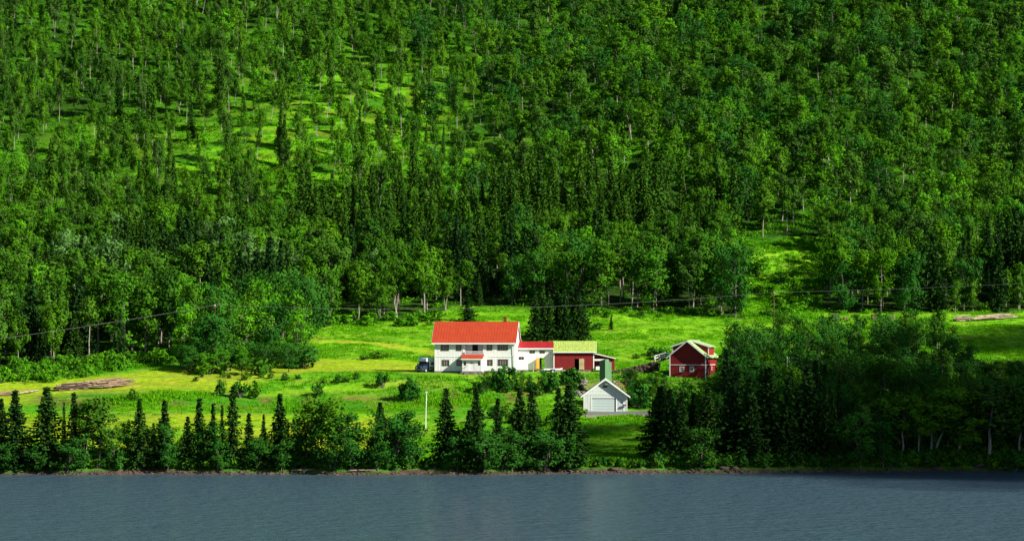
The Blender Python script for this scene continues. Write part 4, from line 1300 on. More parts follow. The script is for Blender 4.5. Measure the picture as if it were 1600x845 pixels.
mb.prism([(-.35, Z3 - .12), (D3 / 2, Z3 + 1.83), (D3 + .35, Z3 - .12), (D3 + .35, Z3 + .05), (D3 / 2, Z3 + 2.0), (-.35, Z3 + .05)][::-1], W3 + .402, W3 + .45, 'x')
mb.build('fascia', M['white_trim'], rf)
mb = MB(); mb.box(-.03, W3 + .03, -.03, .2, -1., 0); mb.build('foundation', M['stone'], barn)
# lean-to
lx1 = W3 + (1437 - 1297) / U
mb = MB(); mb.prism([(W3 + .05, 0), (lx1, 0), (lx1, 2.05), (W3 + .05, 3.0)], 1.2, 1.3, 'y')
mb.prism([(lx1 - 2.1, 0), (lx1, 0), (lx1, 2.05), (lx1 - 2.1, 2.55)], .1, .2, 'y')
mb.box(lx1 - .12, lx1, .2, 4.5, 0, 2.0)
lt = mb.build('lean_to', M['red_wall'], barn)
mb = MB(); mb.prism([(W3 + .05, 2.98), (lx1 + .2, 2.08), (lx1 + .2, 2.2), (W3 + .05, 3.12)], -.25, 4.8, 'y'); mb.build('lean_to_roof', M['white_trim'], lt)
mb = MB(); mb.box(W3 + .05, lx1 - 1.1, .02, .09, 1.72, 2.05); mb.box(W3 + 1.5, W3 + 1.62, .02, .09, 1.2, 1.72); mb.build('beam', M['white_trim'], lt)

# stacked pale box and orange can beside the barn
mb = MB(); mb.box(0, .75, 0, .5, .0, .5); mb.box(.05, .7, .05, .45, .5, .62)
o_ = mb.build('crate', M['white_trim'], None); g = P(931, 577.5, 501.3); o_.location = (g.x, g.y, g.z)
tag(o_, 'small white crate standing under the lean-to beside the barn corner', 'crate')

# ------------------------------------------------------------------ garage
def qx(v): return (v - 163) / 67.0
def qz(v): return (690 - v) / 67.0
GY = 469.0
g = P(912, 643.1, GY)
gar = empty('garage', (g.x, g.y, g.z), R(-1.5), 'pale grey garage with wide closed roller door and small gable window', 'garage')
Wg, Dg, Zg = 7.5, 8.0, 2.86
apex = 5.6
gd = (qx(258), qx(535), .02, qz(530)); sd = (qx(574), qx(620), .02, qz(553)); gw = (qx(378), qx(442), qz(415), qz(378))
mb = MB(); wall_holes(mb, 0, Wg, 0, Zg, 0, .18, [gd, sd]); battens(mb, .05, Wg - .02, 0.02, Zg - .02, 0, .27, [gd, sd], d=.02)
mb.box(0, .18, .18, Dg, 0, Zg); mb.box(Wg - .18, Wg, .18, Dg, 0, Zg); mb.box(.18, Wg - .18, Dg - .18, Dg, 0, Zg)
mb.build('wall', M['garage_wall'], gar)
# gable with weatherboards
def gy_half(z): return (Wg / 2) * (apex - .12 - z) / (apex - .12 - Zg)
z = Zg + .012; k = 0
while z < apex - .35:
    z2 = min(z + .24, apex - .2); a0 = gy_half(z); a1 = gy_half(z2)
    segs = [(Wg / 2 - a0, Wg / 2 + a0, Wg / 2 - a1, Wg / 2 + a1)]
    if z2 > gw[2] - .02 and z < gw[3] + .02:
        segs = [(Wg / 2 - a0, gw[0], Wg / 2 - a1, gw[0]), (gw[1], Wg / 2 + a0, gw[1], Wg / 2 + a1)]
        segs = [s_ for s_ in segs if s_[1] - s_[0] > .05 and s_[3] - s_[2] > .02]
    mb = MB()
    for (p0, p1, p2, p3) in segs:
        n0 = len(mb.v)
        mb.v += [(p0, -.035, z), (p1, -.035, z), (p3, -.005, z2), (p2, -.005, z2), (p0, .15, z), (p1, .15, z), (p3, .15, z2), (p2, .15, z2)]
        mb.f += [[n0 + i for i in q_] for q_ in ((0, 1, 2, 3), (7, 6, 5, 4), (0, 4, 5, 1), (1, 5, 6, 2), (2, 6, 7, 3), (3, 7, 4, 0))]
    if mb.v: mb.build('weatherboard', M['garage_wall'], gar)
    z = z2
window(gar, gw[0] + .05, gw[1] - .05, gw[2] + .05, gw[3] - .05, -.03, 2, 1, frame=M['white_trim'], bar=M['dark_frame'])
door = empty('garage_door', (0, 0, 0)); door.parent = gar
ph = (gd[3] - gd[2]) / 5
pm = MB().box(gd[0] + .02, gd[1] - .25, .08, .12, .012, ph - .012).mesh('panel', M['garage_door'])
for k in range(5):
    o_ = link(bpy.data.objects.new('panel', pm), door); o_.location = (0, 0, gd[2] + k * ph)
mb = MB(); mb.box(gd[0], gd[1], .125, .14, gd[2], gd[3]); mb.build('door_seal', M['dark_frame'], door)
mb = MB(); mb.box(gd[0] - .16, gd[0] - .002, -.045, -.022, 0, gd[3] + .12); mb.box(gd[1] + .002, gd[1] + .16, -.045, -.022, 0, gd[3] + .12); mb.box(gd[0] - .002, gd[1] + .002, -.045, -.022, gd[3] + .002, gd[3] + .12)
mb.build('door_frame', M['white_trim'], gar)
mb = MB(); mb.box(sd[0] + .02, sd[1] - .02, .02, .06, sd[2], sd[3] - .02); sdo = mb.build('side_door', M['garage_door'], gar)
mb = MB(); mb.tube([(sd[1] - .1, -.03, 1.05), (sd[1] - .22, -.03, 1.05)], .02, 6); mb.build('door_handle', M['dark_frame'], sdo)
mb = MB()
for (xa, xb) in ((sd[0] - .09, sd[0]), (sd[1], sd[1] + .09)): mb.box(xa, xb, -.04, -.022, 0, sd[3] + .09)
mb.box(-.02, .12, -.045, -.022, 0, Zg); mb.box(Wg - .12, Wg + .02, -.045, -.022, 0, Zg)
mb.build('corner_board', M['white_trim'], gar)
# roof
ov = .5
slope = (apex - Zg) / (Wg / 2)
e0 = Zg - slope * ov
mb = MB(); mb.prism([(-ov, e0), (Wg / 2, apex), (Wg + ov, e0), (Wg + ov, e0 + .14), (Wg / 2, apex + .16), (-ov, e0 + .14)][::-1], -.65, Dg + .4, 'y')
rf = mb.build('roof', M['garage_wall'], gar)
mb = MB(); mb.prism([(-ov - .03, e0 - .12), (Wg / 2, apex - .12), (Wg + ov + .03, e0 - .12), (Wg + ov + .03, e0 + .17), (Wg / 2, apex + .2), (-ov - .03, e0 + .17)][::-1], -.70, -.652, 'y')
mb.build('bargeboard', M['white_trim'], rf)
mb = MB(); mb.tube([(qx(640), -.1, qz(640)), (qx(640), -.2, qz(610))], .025, 6)
mb.prism([(qx(610), qz(622)), (qx(655), qz(620)), (qx(655), qz(598)), (qx(640), qz(606)), (qx(612), qz(603))], -.45, -.18, 'y')
mb.build('mailbox', M['dark_frame'], gar)

# ------------------------------------------------------------------ green metal tower
g = P(945.6, 640, 484)
tz0 = float(H(g.x, 484)) - .3
ztop = 20 - (561 - 528) / FPX * 484
tw = empty('tower', (g.x, 484, tz0), 0, 'tall narrow green metal tower with slanted top behind the garage', 'tower')
hh = ztop - tz0
# plan: corner towards the viewer, left face turned away from the sun
c0 = Vector((0, 0)); cl = Vector((-.97, .75)); cr = Vector((1.16, 1.0)); cb = cl + cr
mb = MB()
tops = {0: hh, 1: hh - .32, 2: hh - .55, 3: hh - .85}
pts = [c0, cr, cb, cl]; tt = [hh, hh - .62, hh - 1.0, hh - .34]
vb = [(p.x, p.y, 0) for p in pts]; vt = [(p.x, p.y, t_) for p, t_ in zip(pts, tt)]
mb.v = vb + vt; mb.f = [[0, 1, 5, 4], [1, 2, 6, 5], [2, 3, 7, 6], [3, 0, 4, 7], [4, 5, 6, 7]]
for (p, q_, t0, t1) in ((c0, cl, tt[0], tt[3]), (c0, cr, tt[0], tt[1])):
    d_ = (q_ - p); nrm = Vector((d_.y, -d_.x)).normalized()
    if nrm.y > 0: nrm = -nrm
    for k in range(1, 6):
        f = k / 6; a_ = p + d_ * (f - .02); b_ = p + d_ * (f + .02); tz = t0 + (t1 - t0) * f - .03
        n0 = len(mb.v); o2 = nrm * .03
        mb.v += [(a_.x, a_.y, 0), (b_.x, b_.y, 0), (b_.x, b_.y, tz), (a_.x, a_.y, tz), (a_.x + o2.x, a_.y + o2.y, 0), (b_.x + o2.x, b_.y + o2.y, 0), (b_.x + o2.x, b_.y + o2.y, tz), (a_.x + o2.x, a_.y + o2.y, tz)]
        mb.f += [[n0 + i for i in q3] for q3 in ((4, 5, 6, 7), (0, 4, 7, 3), (5, 1, 2, 6), (7, 6, 2, 3))]
mb.build('cladding', M['tower_green'], tw)
mb = MB(); mb.tube([(c0.x, c0.y - .02, 0), (c0.x, c0.y - .02, hh)], .05, 6)
for (p, q_, t0, t1) in ((c0, cl, tt[0], tt[3]), (c0, cr, tt[0], tt[1])): mb.tube([(p.x, p.y - .02, t0), (q_.x, q_.y - .02, t1)], .045, 6)
mb.build('edge_strip', M['tower_green'], tw)

# ------------------------------------------------------------------ red gabled barn on the right
g = P(1046.3, 590.3, 495)
rb = empty('barn', (g.x, g.y, g.z), R(-16.7), 'tall dark red gabled barn with white trims and roof dormers', 'barn')
Wr, Lr, Zr, Rr = 6.75, 9.0, 4.05, 6.75
rw_ = [(1.87, 2.7, 1.12, 2.08), (3.75, 4.55, 1.15, 2.1)]
mb = MB(); wall_holes(mb, 0, Wr, .0, Zr, 0, .2, rw_)
mb.prism([(0, Zr + .002), (Wr, Zr + .002), (Wr / 2, Rr)], 0, .2, 'y')
battens(mb, .1, Wr, .02, Zr, 0, .24, rw_, d=.015)
mb.build('front_wall', M['red_wall'], rb)
mb = MB(); mb.box(0, .2, .2, Lr, 0, Zr); mb.box(.2, Wr - .2, Lr - .2, Lr, 0, Zr); mb.prism([(0.2, Zr + .002), (Wr - .2, Zr + .002), (Wr / 2, Rr - .3)], Lr - .2, Lr, 'y')
mb.build('back_wall', M['red_wall'], rb)
mb = MB(); mb.box(Wr - .2, Wr, .2, Lr, 0, Zr)
y = .4
while y < Lr: mb.box(Wr, Wr + .015, y - .03, y + .03, .02, Zr); y += .24
mb.build('side_wall', M['red_wall'], rb)
for q_ in rw_: window(rb, q_[0] + .1, q_[1] - .1, q_[2] + .1, q_[3] - .1, 0, 2, 1, frame=M['white_trim'], bar=M['white_trim'], casing=.10)
for (ya, za, zb) in ((1.6, .9, 1.9), (4.6, 1.45, 2.0)):
    f = MB(); f.box(Wr - .05, Wr + .05, ya, ya + .5, za, zb); f_ = f.build('window', M['white_trim'], rb)
    f = MB(); f.box(Wr + .052, Wr + .06, ya + .1, ya + .4, za + .1, zb - .1); f.build('pane', M['glass'], f_)
mb = MB()
mb.box(0, Wr, -.05, -.02, 2.35, 2.46); mb.box(-.04, .14, -.06, -.02, 0, Zr); mb.box(Wr - .14, Wr + .04, -.06, -.02, 0, Zr)
mb.box(Wr + .002, Wr + .04, 0.05, Lr, 2.35, 2.44)
mb.build('trim_board', M['white_trim'], rb)
mb = MB(); mb.box(-.04, Wr + .04, -.04, Lr, -1.4, 0); mb.build('foundation', M['stone'], rb)
ov = .5; sl_ = (Rr - Zr) / (Wr / 2); e0 = Zr - sl_ * ov
mb = MB(); mb.prism([(-ov, e0), (Wr / 2, Rr), (Wr + ov, e0), (Wr + ov, e0 + .12), (Wr / 2, Rr + .14), (-ov, e0 + .12)][::-1], -.6, Lr + .4, 'y')
rf = mb.build('roof', M['pale_green_roof'], rb)
mb = MB(); mb.prism([(-ov - .02, e0 - .16), (Wr / 2, Rr - .16), (Wr + ov + .02, e0 - .16), (Wr + ov + .02, e0 + .02), (Wr / 2, Rr + .04), (-ov - .02, e0 + .02)][::-1], -.66, -.602, 'y')
mb.build('bargeboard', M['white_trim'], rf)
for sgn in (1, -1):
    def mx_(x): return Wr / 2 + sgn * x
    prof = [(mx_(.5), Rr - 1.1), (mx_(Wr / 2 + .02), Zr - .3), (mx_(Wr / 2 + .02), Rr - 1.05), (mx_(.5), Rr - .15)]
    if sgn < 0: prof = prof[::-1]
    mb = MB(); mb.prism(prof, 2.3, 6.6, 'y')
    dm = mb.build('dormer', M['red_wall'], rb)
    prof = [(mx_(.02), Rr + .05), (mx_(Wr / 2 + .38), Rr - 1.12), (mx_(Wr / 2 + .38), Rr - 1.0), (mx_(.02), Rr + .17)]
    if sgn < 0: prof = prof[::-1]
    mb = MB(); mb.prism(prof, 2.0, 6.9, 'y'); mb.build('dormer_roof', M['pale_green_roof'], dm)
    prof = [(mx_(.02), Rr - .02), (mx_(Wr / 2 + .42), Rr - 1.24), (mx_(Wr / 2 + .42), Rr - 1.0), (mx_(.02), Rr + .19)]
    if sgn < 0: prof = prof[::-1]
    mb = MB(); mb.prism(prof, 1.93, 1.998, 'y'); mb.box(min(mx_(Wr / 2 + .024), mx_(Wr / 2 - .12)), max(mx_(Wr / 2 + .024), mx_(Wr / 2 - .12)), 2.24, 2.298, Zr - .1, Rr - 1.1)
    mb.build('dormer_trim', M['white_trim'], dm)

# ------------------------------------------------------------------ stone ramp and bridge
a = P(958, 583, 499); b = P(1029, 588, 498)
ramp = empty('stone_ramp', (0, 0, 0), 0, 'dark stone ramp rising towards the red gabled barn', 'ramp')
xs0, xs1 = a.x, b.x
zt1 = P(1029, 564.5, 498).z; zt0 = P(958, 580.5, 498).z
mb = MB()
mb.prism([(xs0, 11.5), (xs1, 11.5), (xs1, zt1), (xs0, zt0)], 498, 501.5, 'y')
mb.build('core', M['dark_stone'], ramp)
SV, SF = ico(1)
r = np.random.default_rng(12)
def stones(name, pos, sizes, m_, parent=None, flat=.7):
    vs = []; fs = []; n = 0
    for p, s_ in zip(pos, sizes):
        j = SV * (1 + .22 * r.normal(size=SV.shape)) * s_ * np.array([1.25, .9, flat]) * r.uniform(.8, 1.2, 3)
        vs.append(j + np.asarray(p)); fs.append(SF + n); n += len(SV)
    return link(bpy.data.objects.new(name, mesh_np(name, np.concatenate(vs), np.concatenate(fs), m_)), parent)
pos = []; siz = []
for k in range(330):
    x = r.uniform(xs0, xs1); zt = zt0 + (zt1 - zt0) * (x - xs0) / (xs1 - xs0); zb = float(H(x, 498)) - .2
    if zt - zb < .1: continue
    pos.append((x, 498 - r.uniform(0, .15), r.uniform(zb, zt))); siz.append(r.uniform(.16, .34))
o_ = stones('stone', pos, siz, M['dark_stone'], ramp); o_['kind'] = 'stuff'
br = empty('bridge', (0, 0, 0), 0, 'wooden bridge with pale railing from stone ramp to red gabled barn', 'bridge')
c1 = P(1029, 564.0, 498.2); c2 = P(1047.5, 557.8, 499)
mb = MB()
for dy in (0, 2.6): mb.tube([(c1.x, 498.2 + dy, c1.z - .1), (c2.x, 498.8 + dy, c2.z - .1)], .11, 6)
mb.build('beam', M['dark_log'], br)
pl = MB().box(-.11, .11, 0, 2.9, -.03, .03).mesh('plank', M['dark_log'])
for k in range(9):
    t = (k + .5) / 9; o_ = link(bpy.data.objects.new('plank', pl), br); o_.location = (c1.x + (c2.x - c1.x) * t, 498.1 + .6 * t, c1.z + .06 + (c2.z - c1.z) * t)
for dy, nm in ((0, 'railing'), (2.8, 'railing')):
    mb = MB(); rl0 = Vector((P(1024, 556, 498).x, 498.15 + dy, P(1024, 556, 498).z)); rl1 = Vector((c2.x - .1, 498.7 + dy, P(1047, 549.5, 499).z))
    mb.tube([rl0, rl1], .055, 5); mb.tube([rl0 - Vector((0, 0, .45)), rl1 - Vector((0, 0, .45))], .045, 5)
    for t in (0, .33, .66, 1.0):
        q_ = rl0.lerp(rl1, t); mb.tube([q_ - Vector((0, 0, 1.0)), q_ + Vector((0, 0, .02))], .055, 5)
    mb.build(nm, M['white_trim'], br)
mb = MB(); q_ = P(1031, 588, 498.4); mb.tube([(q_.x - .4, 498.4, q_.z - .3), (c1.x + .3, 498.4, c1.z - .15)], .10, 6); mb.build('prop', M['dark_log'], br)

# rubble beside the garage and stones on the shore
pos = []; siz = []
for k in range(120):
    g = G(r.uniform(893, 916), r.uniform(592, 622)); pos.append((g.x, g.y, g.z + .05)); siz.append(r.uniform(.15, .42))
for k in range(40):
    g = G(r.uniform(957, 985), r.uniform(586, 600)); pos.append((g.x, g.y, g.z + .02)); siz.append(r.uniform(.12, .3))
o_ = stones('rubble', pos, siz, M['stone']); tag(o_, 'loose grey stones on the slope around the garage', 'stones', kind='stuff')
pos = []; siz = []
for k in range(4200):
    x = r.uniform(-105, 112); s_ = r.random() ** 3
    y = float(shore_y(x)) + r.normal() * .5 + .4
    big = (24 < x < 60) or (-55 < x < -32)
    pos.append((x, y, float(H(x, y)) + .0)); siz.append(.06 + .22 * s_ * (1.8 if big and r.random() < .3 else 1))
o_ = stones('shore_stones', pos, siz, M['shore_stone'], flat=.6); tag(o_, 'reddish brown stones and pebbles along the water line', 'stones', kind='stuff')
for (px, py, label) in ((1150, 733, 'long flat pale boulder group stone on the shore below the right spruces'), (1128, 733, 'brown boulder at the water edge left of the long flat one'), (1465, 733, 'dark boulder on the shore right of the spreading birch'), (1530, 728, 'dark rock at the foot of the bright white birch stem'), (958, 735, 'pale flat rock at the foot of the shaded slope')):
    g = G(px, py); o_ = stones('boulder', [(0, 0, 0), (.9, .1, -.05)], [.75, .45], M['shore_stone'], flat=.45); o_.location = (g.x, g.y, g.z + .1); tag(o_, label, 'boulder')

# ------------------------------------------------------------------ gravel drive in front of the garage
def strip(name, pts, m_, lift=.07, nseg=40, across=8):
    """pts: (left point, right point) pairs on the ground; sheet follows the terrain"""
    A = [Vector(p[0]) for p in pts]; B = [Vector(p[1]) for p in pts]; vs = []; f_ = []
    rows = []
    for i in range(len(A) - 1):
        for k in range(nseg // (len(A) - 1)):
            t = k / (nseg // (len(A) - 1)); rows.append((A[i].lerp(A[i + 1], t), B[i].lerp(B[i + 1], t)))
    rows.append((A[-1], B[-1]))
    for ri, (p, q_) in enumerate(rows):
        for j in range(across + 1):
            c = p.lerp(q_, j / across)
            if j in (0, across): c.y += .35 * math.sin(ri * 1.7 + j) ; c.x += .2 * math.sin(ri * 2.3)
            vs.append((c.x, c.y, float(H(c.x, c.y)) + lift - (.12 if j in (0, across) else 0)))
    for i in range(len(rows) - 1):
        for j in range(across):
            a_ = i * (across + 1) + j; f_.append((a_, a_ + 1, a_ + across + 2, a_ + across + 1))
    return tag(link(bpy.data.objects.new(name, mesh_np(name, np.array(vs), np.array(f_), m_, smooth_=True))), kind='structure')
M['gravel'] = mat('grey gravel', (.17, .165, .17), (.10, .10, .105), 2.0, .95, .4, detail=8)
M['dirt'] = mat('pale dirt track', (.26, .25, .17), (.17, .18, .09), 1.2, .95, .3, detail=8)
strip('gravel_drive', [((11.5, 461.5, 0), (11.5, 468.9, 0)), ((16, 460.6, 0), (16, 468.95, 0)), ((21, 461.5, 0), (21, 468.9, 0)), ((28, 463, 0), (28, 470, 0)), ((40, 468, 0), (40, 474, 0))], M['gravel'], .10)
strip('dirt_track', [((12.5, 459.2, 0), (12.5, 461.9, 0)), ((16, 457.9, 0), (16, 461, 0)), ((21, 458.3, 0), (21, 462, 0)), ((30, 460.5, 0), (30, 464, 0)), ((40, 464.5, 0), (40, 468.5, 0))], M['dirt'], .09)

# ------------------------------------------------------------------ motorhome
g = P(663, 581.5, 500)
mh = empty('motorhome', (g.x - 1.0, 500.2, float(H(g.x, 500.2)) + .02), R(0), 'dark blue fronted motorhome with white shell parked behind the farmhouse corner', 'motorhome')
mh.rotation_euler = (0, 0, R(52))
mh.scale = (.92, .92, .92)
# local: nose at x=0 facing -x, length +x, width y -1.05..1.05
Wd = 1.02
mb = MB()
mb.prism([(0, .45), (.0, 1.05), (.25, 1.30), (.85, 1.42), (2.0, 1.42), (2.0, .35), (.3, .35)][::-1], -Wd, Wd, 'y')
mb.prism([(.85, 1.422), (1.5, 2.12), (2.0, 2.12), (2.0, 1.422)][::-1], -Wd + .06, Wd - .06, 'y')
mb.build('cab', M['blue_paint'], mh)
mb = MB(); mb.poly([(.80, -Wd + .16, 1.47), (1.40, -Wd + .2, 2.08), (1.40, Wd - .2, 2.08), (.80, Wd - .16, 1.47)][::-1]); 
mb.v = [(v[0] - .045, v[1], v[2] + .0) for v in mb.v]; mb.build('windscreen', M['glass'], mh)
mb = MB()
for s_ in (-1, 1): mb.box(1.2, 1.9, s_ * (Wd - .05) - .006, s_ * (Wd - .05) + .006, 1.5, 2.0)
mb.build('side_window', M['glass'], mh)
mb = MB(); mb.prism([(2.002, .55), (2.002, 2.0), (1.0, 2.18), (1.1, 2.72), (1.9, 3.02), (6.2, 3.02), (6.3, 2.9), (6.3, .55)][::-1], -Wd - .04, Wd + .04, 'y')
mb.build('shell', M['silver'], mh)
mb = MB(); mb.prism([(2.05, .3), (2.05, .549), (6.25, .549), (6.25, .3)][::-1], -Wd, Wd, 'y'); mb.box(2.1, 6.2, -Wd - .05, -Wd - .041, .6, 1.1); mb.build('skirt', M['car_grey'], mh)
for (xa, xb, za, zb) in ((2.5, 3.6, 1.45, 1.95), (4.3, 5.4, 1.45, 1.95)):
    for s_ in (-1, 1):
        mb = MB(); mb.box(xa, xb, s_ * (Wd + .046) - .006, s_ * (Wd + .046) + .006, za, zb); mb.build('side_window', M['glass'], mh)
for s_ in (-1, 1):
    mb = MB(); mb.box(-.02, .06, s_ * .62 - .17, s_ * .62 + .17, .82, 1.02); mb.build('headlight', M['lamp_glass'], mh)
    mb = MB(); mb.box(.95, 1.1, s_ * (Wd + .16) - .1, s_ * (Wd + .16) + .1, 1.4, 1.72); mb.tube([(1.02, s_ * (Wd - .1), 1.45), (1.02, s_ * (Wd + .1), 1.48)], .03, 5); mb.build('mirror', M['tyre'], mh)
mb = MB(); mb.box(-.06, .02, -Wd, Wd, .38, .62); mb.build('bumper', M['car_grey'], mh)
mb = MB(); mb.box(-.012, .0, -.38, .38, .70, .98); mb.build('grille', M['tyre'], mh)
ty = MB(); ty.tube([(0, -.13, 0), (0, .13, 0)], .34, 16); tym = ty.mesh('tyre', M['tyre'])
ri = MB(); ri.tube([(0, -.135, 0), (0, .135, 0)], .2, 12); rim = ri.mesh('rim', M['steel'])
for xx in (.95, 4.9):
    for s_ in (-1, 1):
        wv = empty('wheel', (xx, s_ * (Wd - .08), .34)); wv.parent = mh
        link(bpy.data.objects.new('tyre', tym), wv); link(bpy.data.objects.new('rim', rim), wv)

# ------------------------------------------------------------------ trailer
g = P(864, 577.5, 498.5)
tr = empty('trailer', (g.x, g.y, float(H(g.x, g.y)) - .02), R(4), 'flat grey two-wheeled trailer parked in front of the white wing', 'trailer')
mb = MB(); mb.box(-1.7, 1.6, -.75, .75, .52, .60); mb.build('bed', M['steel'], tr)
mb = MB()
for s_ in (-.78, .74): mb.prism([(-1.7, .6), (1.6, .6), (1.75, .98), (1.2, .86), (-1.7, .82)], s_, s_ + .04, 'y')
mb.box(-1.74, -1.7, -.75, .75, .6, .82); mb.build('side_panel', M['white_trim'], tr)
mb = MB(); mb.tube([(1.6, -.5, .5), (3.2, 0, .42)], .05, 5); mb.tube([(1.6, .5, .5), (3.2, 0, .42)], .05, 5); mb.tube([(3.1, 0, .42), (3.1, 0, .0)], .05, 5); mb.build('drawbar', M['steel'], tr)
for s_ in (-1, 1):
    wv = empty('wheel', (-.1, s_ * .9, .33)); wv.parent = tr
    link(bpy.data.objects.new('tyre', tym), wv); link(bpy.data.objects.new('rim', rim), wv)
    mb = MB(); mb.prism([(-.55, .62), (-.45, .74), (.25, .74), (.35, .62)][::-1], s_ * .9 - .14, s_ * .9 + .14, 'y'); mb.build('mudguard', M['tyre'], tr)
# small cart right of it
g = P(889, 578, 499.5)
ct_ = empty('sledge', (g.x, g.y, float(H(g.x, g.y))), R(-5), 'low pale sledge lying between the trailer and the barn door', 'sledge')
mb = MB(); mb.box(-.9, .9, -.35, .35, .28, .36); mb.box(-.2, .6, -.3, .3, .36, .62); mb.build('deck', M['pale_wood'], ct_)
for s_ in (-.3, .3):
    mb = MB(); mb.tube([(-1.0, s_, .25), (-.8, s_, .05), (.9, s_, .05)], .045, 5); mb.tube([(0, s_, .05), (0, s_, .3)], .04, 5); mb.build('runner', M['steel'], ct_)

# ------------------------------------------------------------------ posts, lamp, poles, cables
def post(px, base, top, name, m_, rad, label, cat):
    g = G(px, base); h = (base - top) * g.y / FPX
    root = empty(name, (g.x, g.y, g.z - .1), 0, label, cat); return root, h, g
rt, h, g = post(833.5, 582, 566, 'wooden_post', None, .1, 'pale wooden post on the lawn in front of the white wing', 'post')
mb = MB(); mb.box(-.10, .10, -.10, .10, 0, h + .1); mb.build('shaft', M['pale_wood'], rt); mb = MB(); mb.box(-.13, .13, -.13, .13, h + .102, h + .18); mb.build('cap', M['pale_wood'], rt)
rt, h, g = post(665, 671, 612, 'street_lamp', None, .08, 'thin white lamp pole on the grass left of the lone shore spruce', 'lamp post')
mb = MB(); mb.tube([(0, 0, 0), (.05, 0, h * .5), (.16, 0, h)], [.08, .065, .055], 8); mb.build('pole', M['white_trim'], rt)
mb = MB(); mb.tube([(-.1, 0, h + .02), (.38, -.05, h + .10)], [.06, .10], 8); hd = mb.build('lamp_head', M['white_trim'], rt)
mb = MB(); mb.tube([(.10, -.02, h - .04), (.34, -.04, h - .01)], [.05, .06], 6); mb.build('lamp_glass', M['lamp_glass'], hd)

def power_pole(loc, h, label, m_=M['pole_brown'], arm=1.1, rad=.13):
    root = empty('power_pole', loc, 0, label, 'power pole', 'power poles')
    mb = MB(); mb.tube([(0, 0, -.5), (0, 0, h)], [rad, rad * .75], 8); mb.build('pole', m_, root)
    mb = MB(); mb.box(-.05, .05, -arm, arm, h - .35, h - .23); mb.build('crossarm', m_, root)
    im = MB().tube([(0, 0, 0), (0, 0, .12), (0, 0, .2)], [.05, .07, .03], 6).mesh('insulator', M['insul'])
    for s_ in (-1, 0, 1):
        o_ = link(bpy.data.objects.new('insulator', im), root); o_.location = (0, s_ * arm * .9, h - .2 + (.2 if s_ == 0 else 0))
    return root
def lz(py): return 20 - (py - 528) / FPX * LY
def lx(px): return (px - 800) / FPX * LY
LYS = [468.0, 509.0, 562.0, 562.0]
pole_px = [(-420, 575), (336, 476.5), (1209, 456.5), (2060, 408)]
lab = ['brown power pole beyond the left picture edge', 'power pole hidden among the trees left of the upper meadow', 'brown wooden power pole standing before the bright clearing', 'brown power pole beyond the right picture edge']
PT = []
for (px, py), LY, l_ in zip(pole_px, LYS, lab):
    PT.append(Vector((lx(px), LY, lz(py))))
    x = lx(px); zt = lz(py); zg = float(H(x, LY))
    power_pole((x, LY, zg), zt - zg, l_)
wires = empty('power_line', (0, 0, 0), 0, 'long pale overhead cable crossing the whole picture in front of the wood', 'power line')
for dy in (-1.0, 1.0):
    for (a, b), sag in zip(zip(PT[:-1], PT[1:]), (1.0, 1.85, 1.1)):
        A_ = a + Vector((0, dy, 0)); B_ = b + Vector((0, dy, 0)); pts = []
        for k in range(25):
            t = k / 24; p_ = A_.lerp(B_, t); p_.z -= 4 * sag * t * (1 - t); pts.append(p_)
        mb = MB(); mb.tube(pts, .016, 4, False); mb.build('cable', M['wire'], wires)
g = P(1230, 585, 470)
rt = empty('mast', (g.x, 470, float(H(g.x, 470))), 0, 'pale thin mast with small crossarms rising out of the shaded wood', 'mast')
h = 20 - (557 - 528) / FPX * 470 - rt.location.z
mb = MB(); mb.tube([(0, 0, -.3), (0, 0, h)], [.09, .07], 8); mb.build('pole', M['pole_grey'], rt)
im = MB().tube([(0, 0, 0), (0, 0, .1), (0, 0, .18)], [.04, .06, .03], 6).mesh('insulator', M['insul'])
for k, zz in enumerate((h - .3, h - .95, h - 1.6)):
    mb = MB(); mb.box(-.05, .38, -.025, .025, zz - .02, zz + .02); ar = mb.build('crossarm', M['pole_grey'], rt)
    o_ = link(bpy.data.objects.new('insulator', im), ar); o_.location = (.38, 0, zz)
lw = empty('power_line', (0, 0, 0), 0, 'faint low cables running right from the pale thin mast', 'power line')
for k, zz in enumerate((h - .15, h - .8)):
    A_ = Vector((rt.location.x + .38, 470, rt.location.z + zz)); B_ = P(1680, 556 + 3 * k, 490); pts = []
    for q in range(17):
        t = q / 16; p_ = A_.lerp(B_, t); p_.z -= 4 * 1.2 * t * (1 - t); pts.append(p_)
    mb = MB(); mb.tube(pts, .012, 4, False); mb.build('cable', M['wire'], lw)

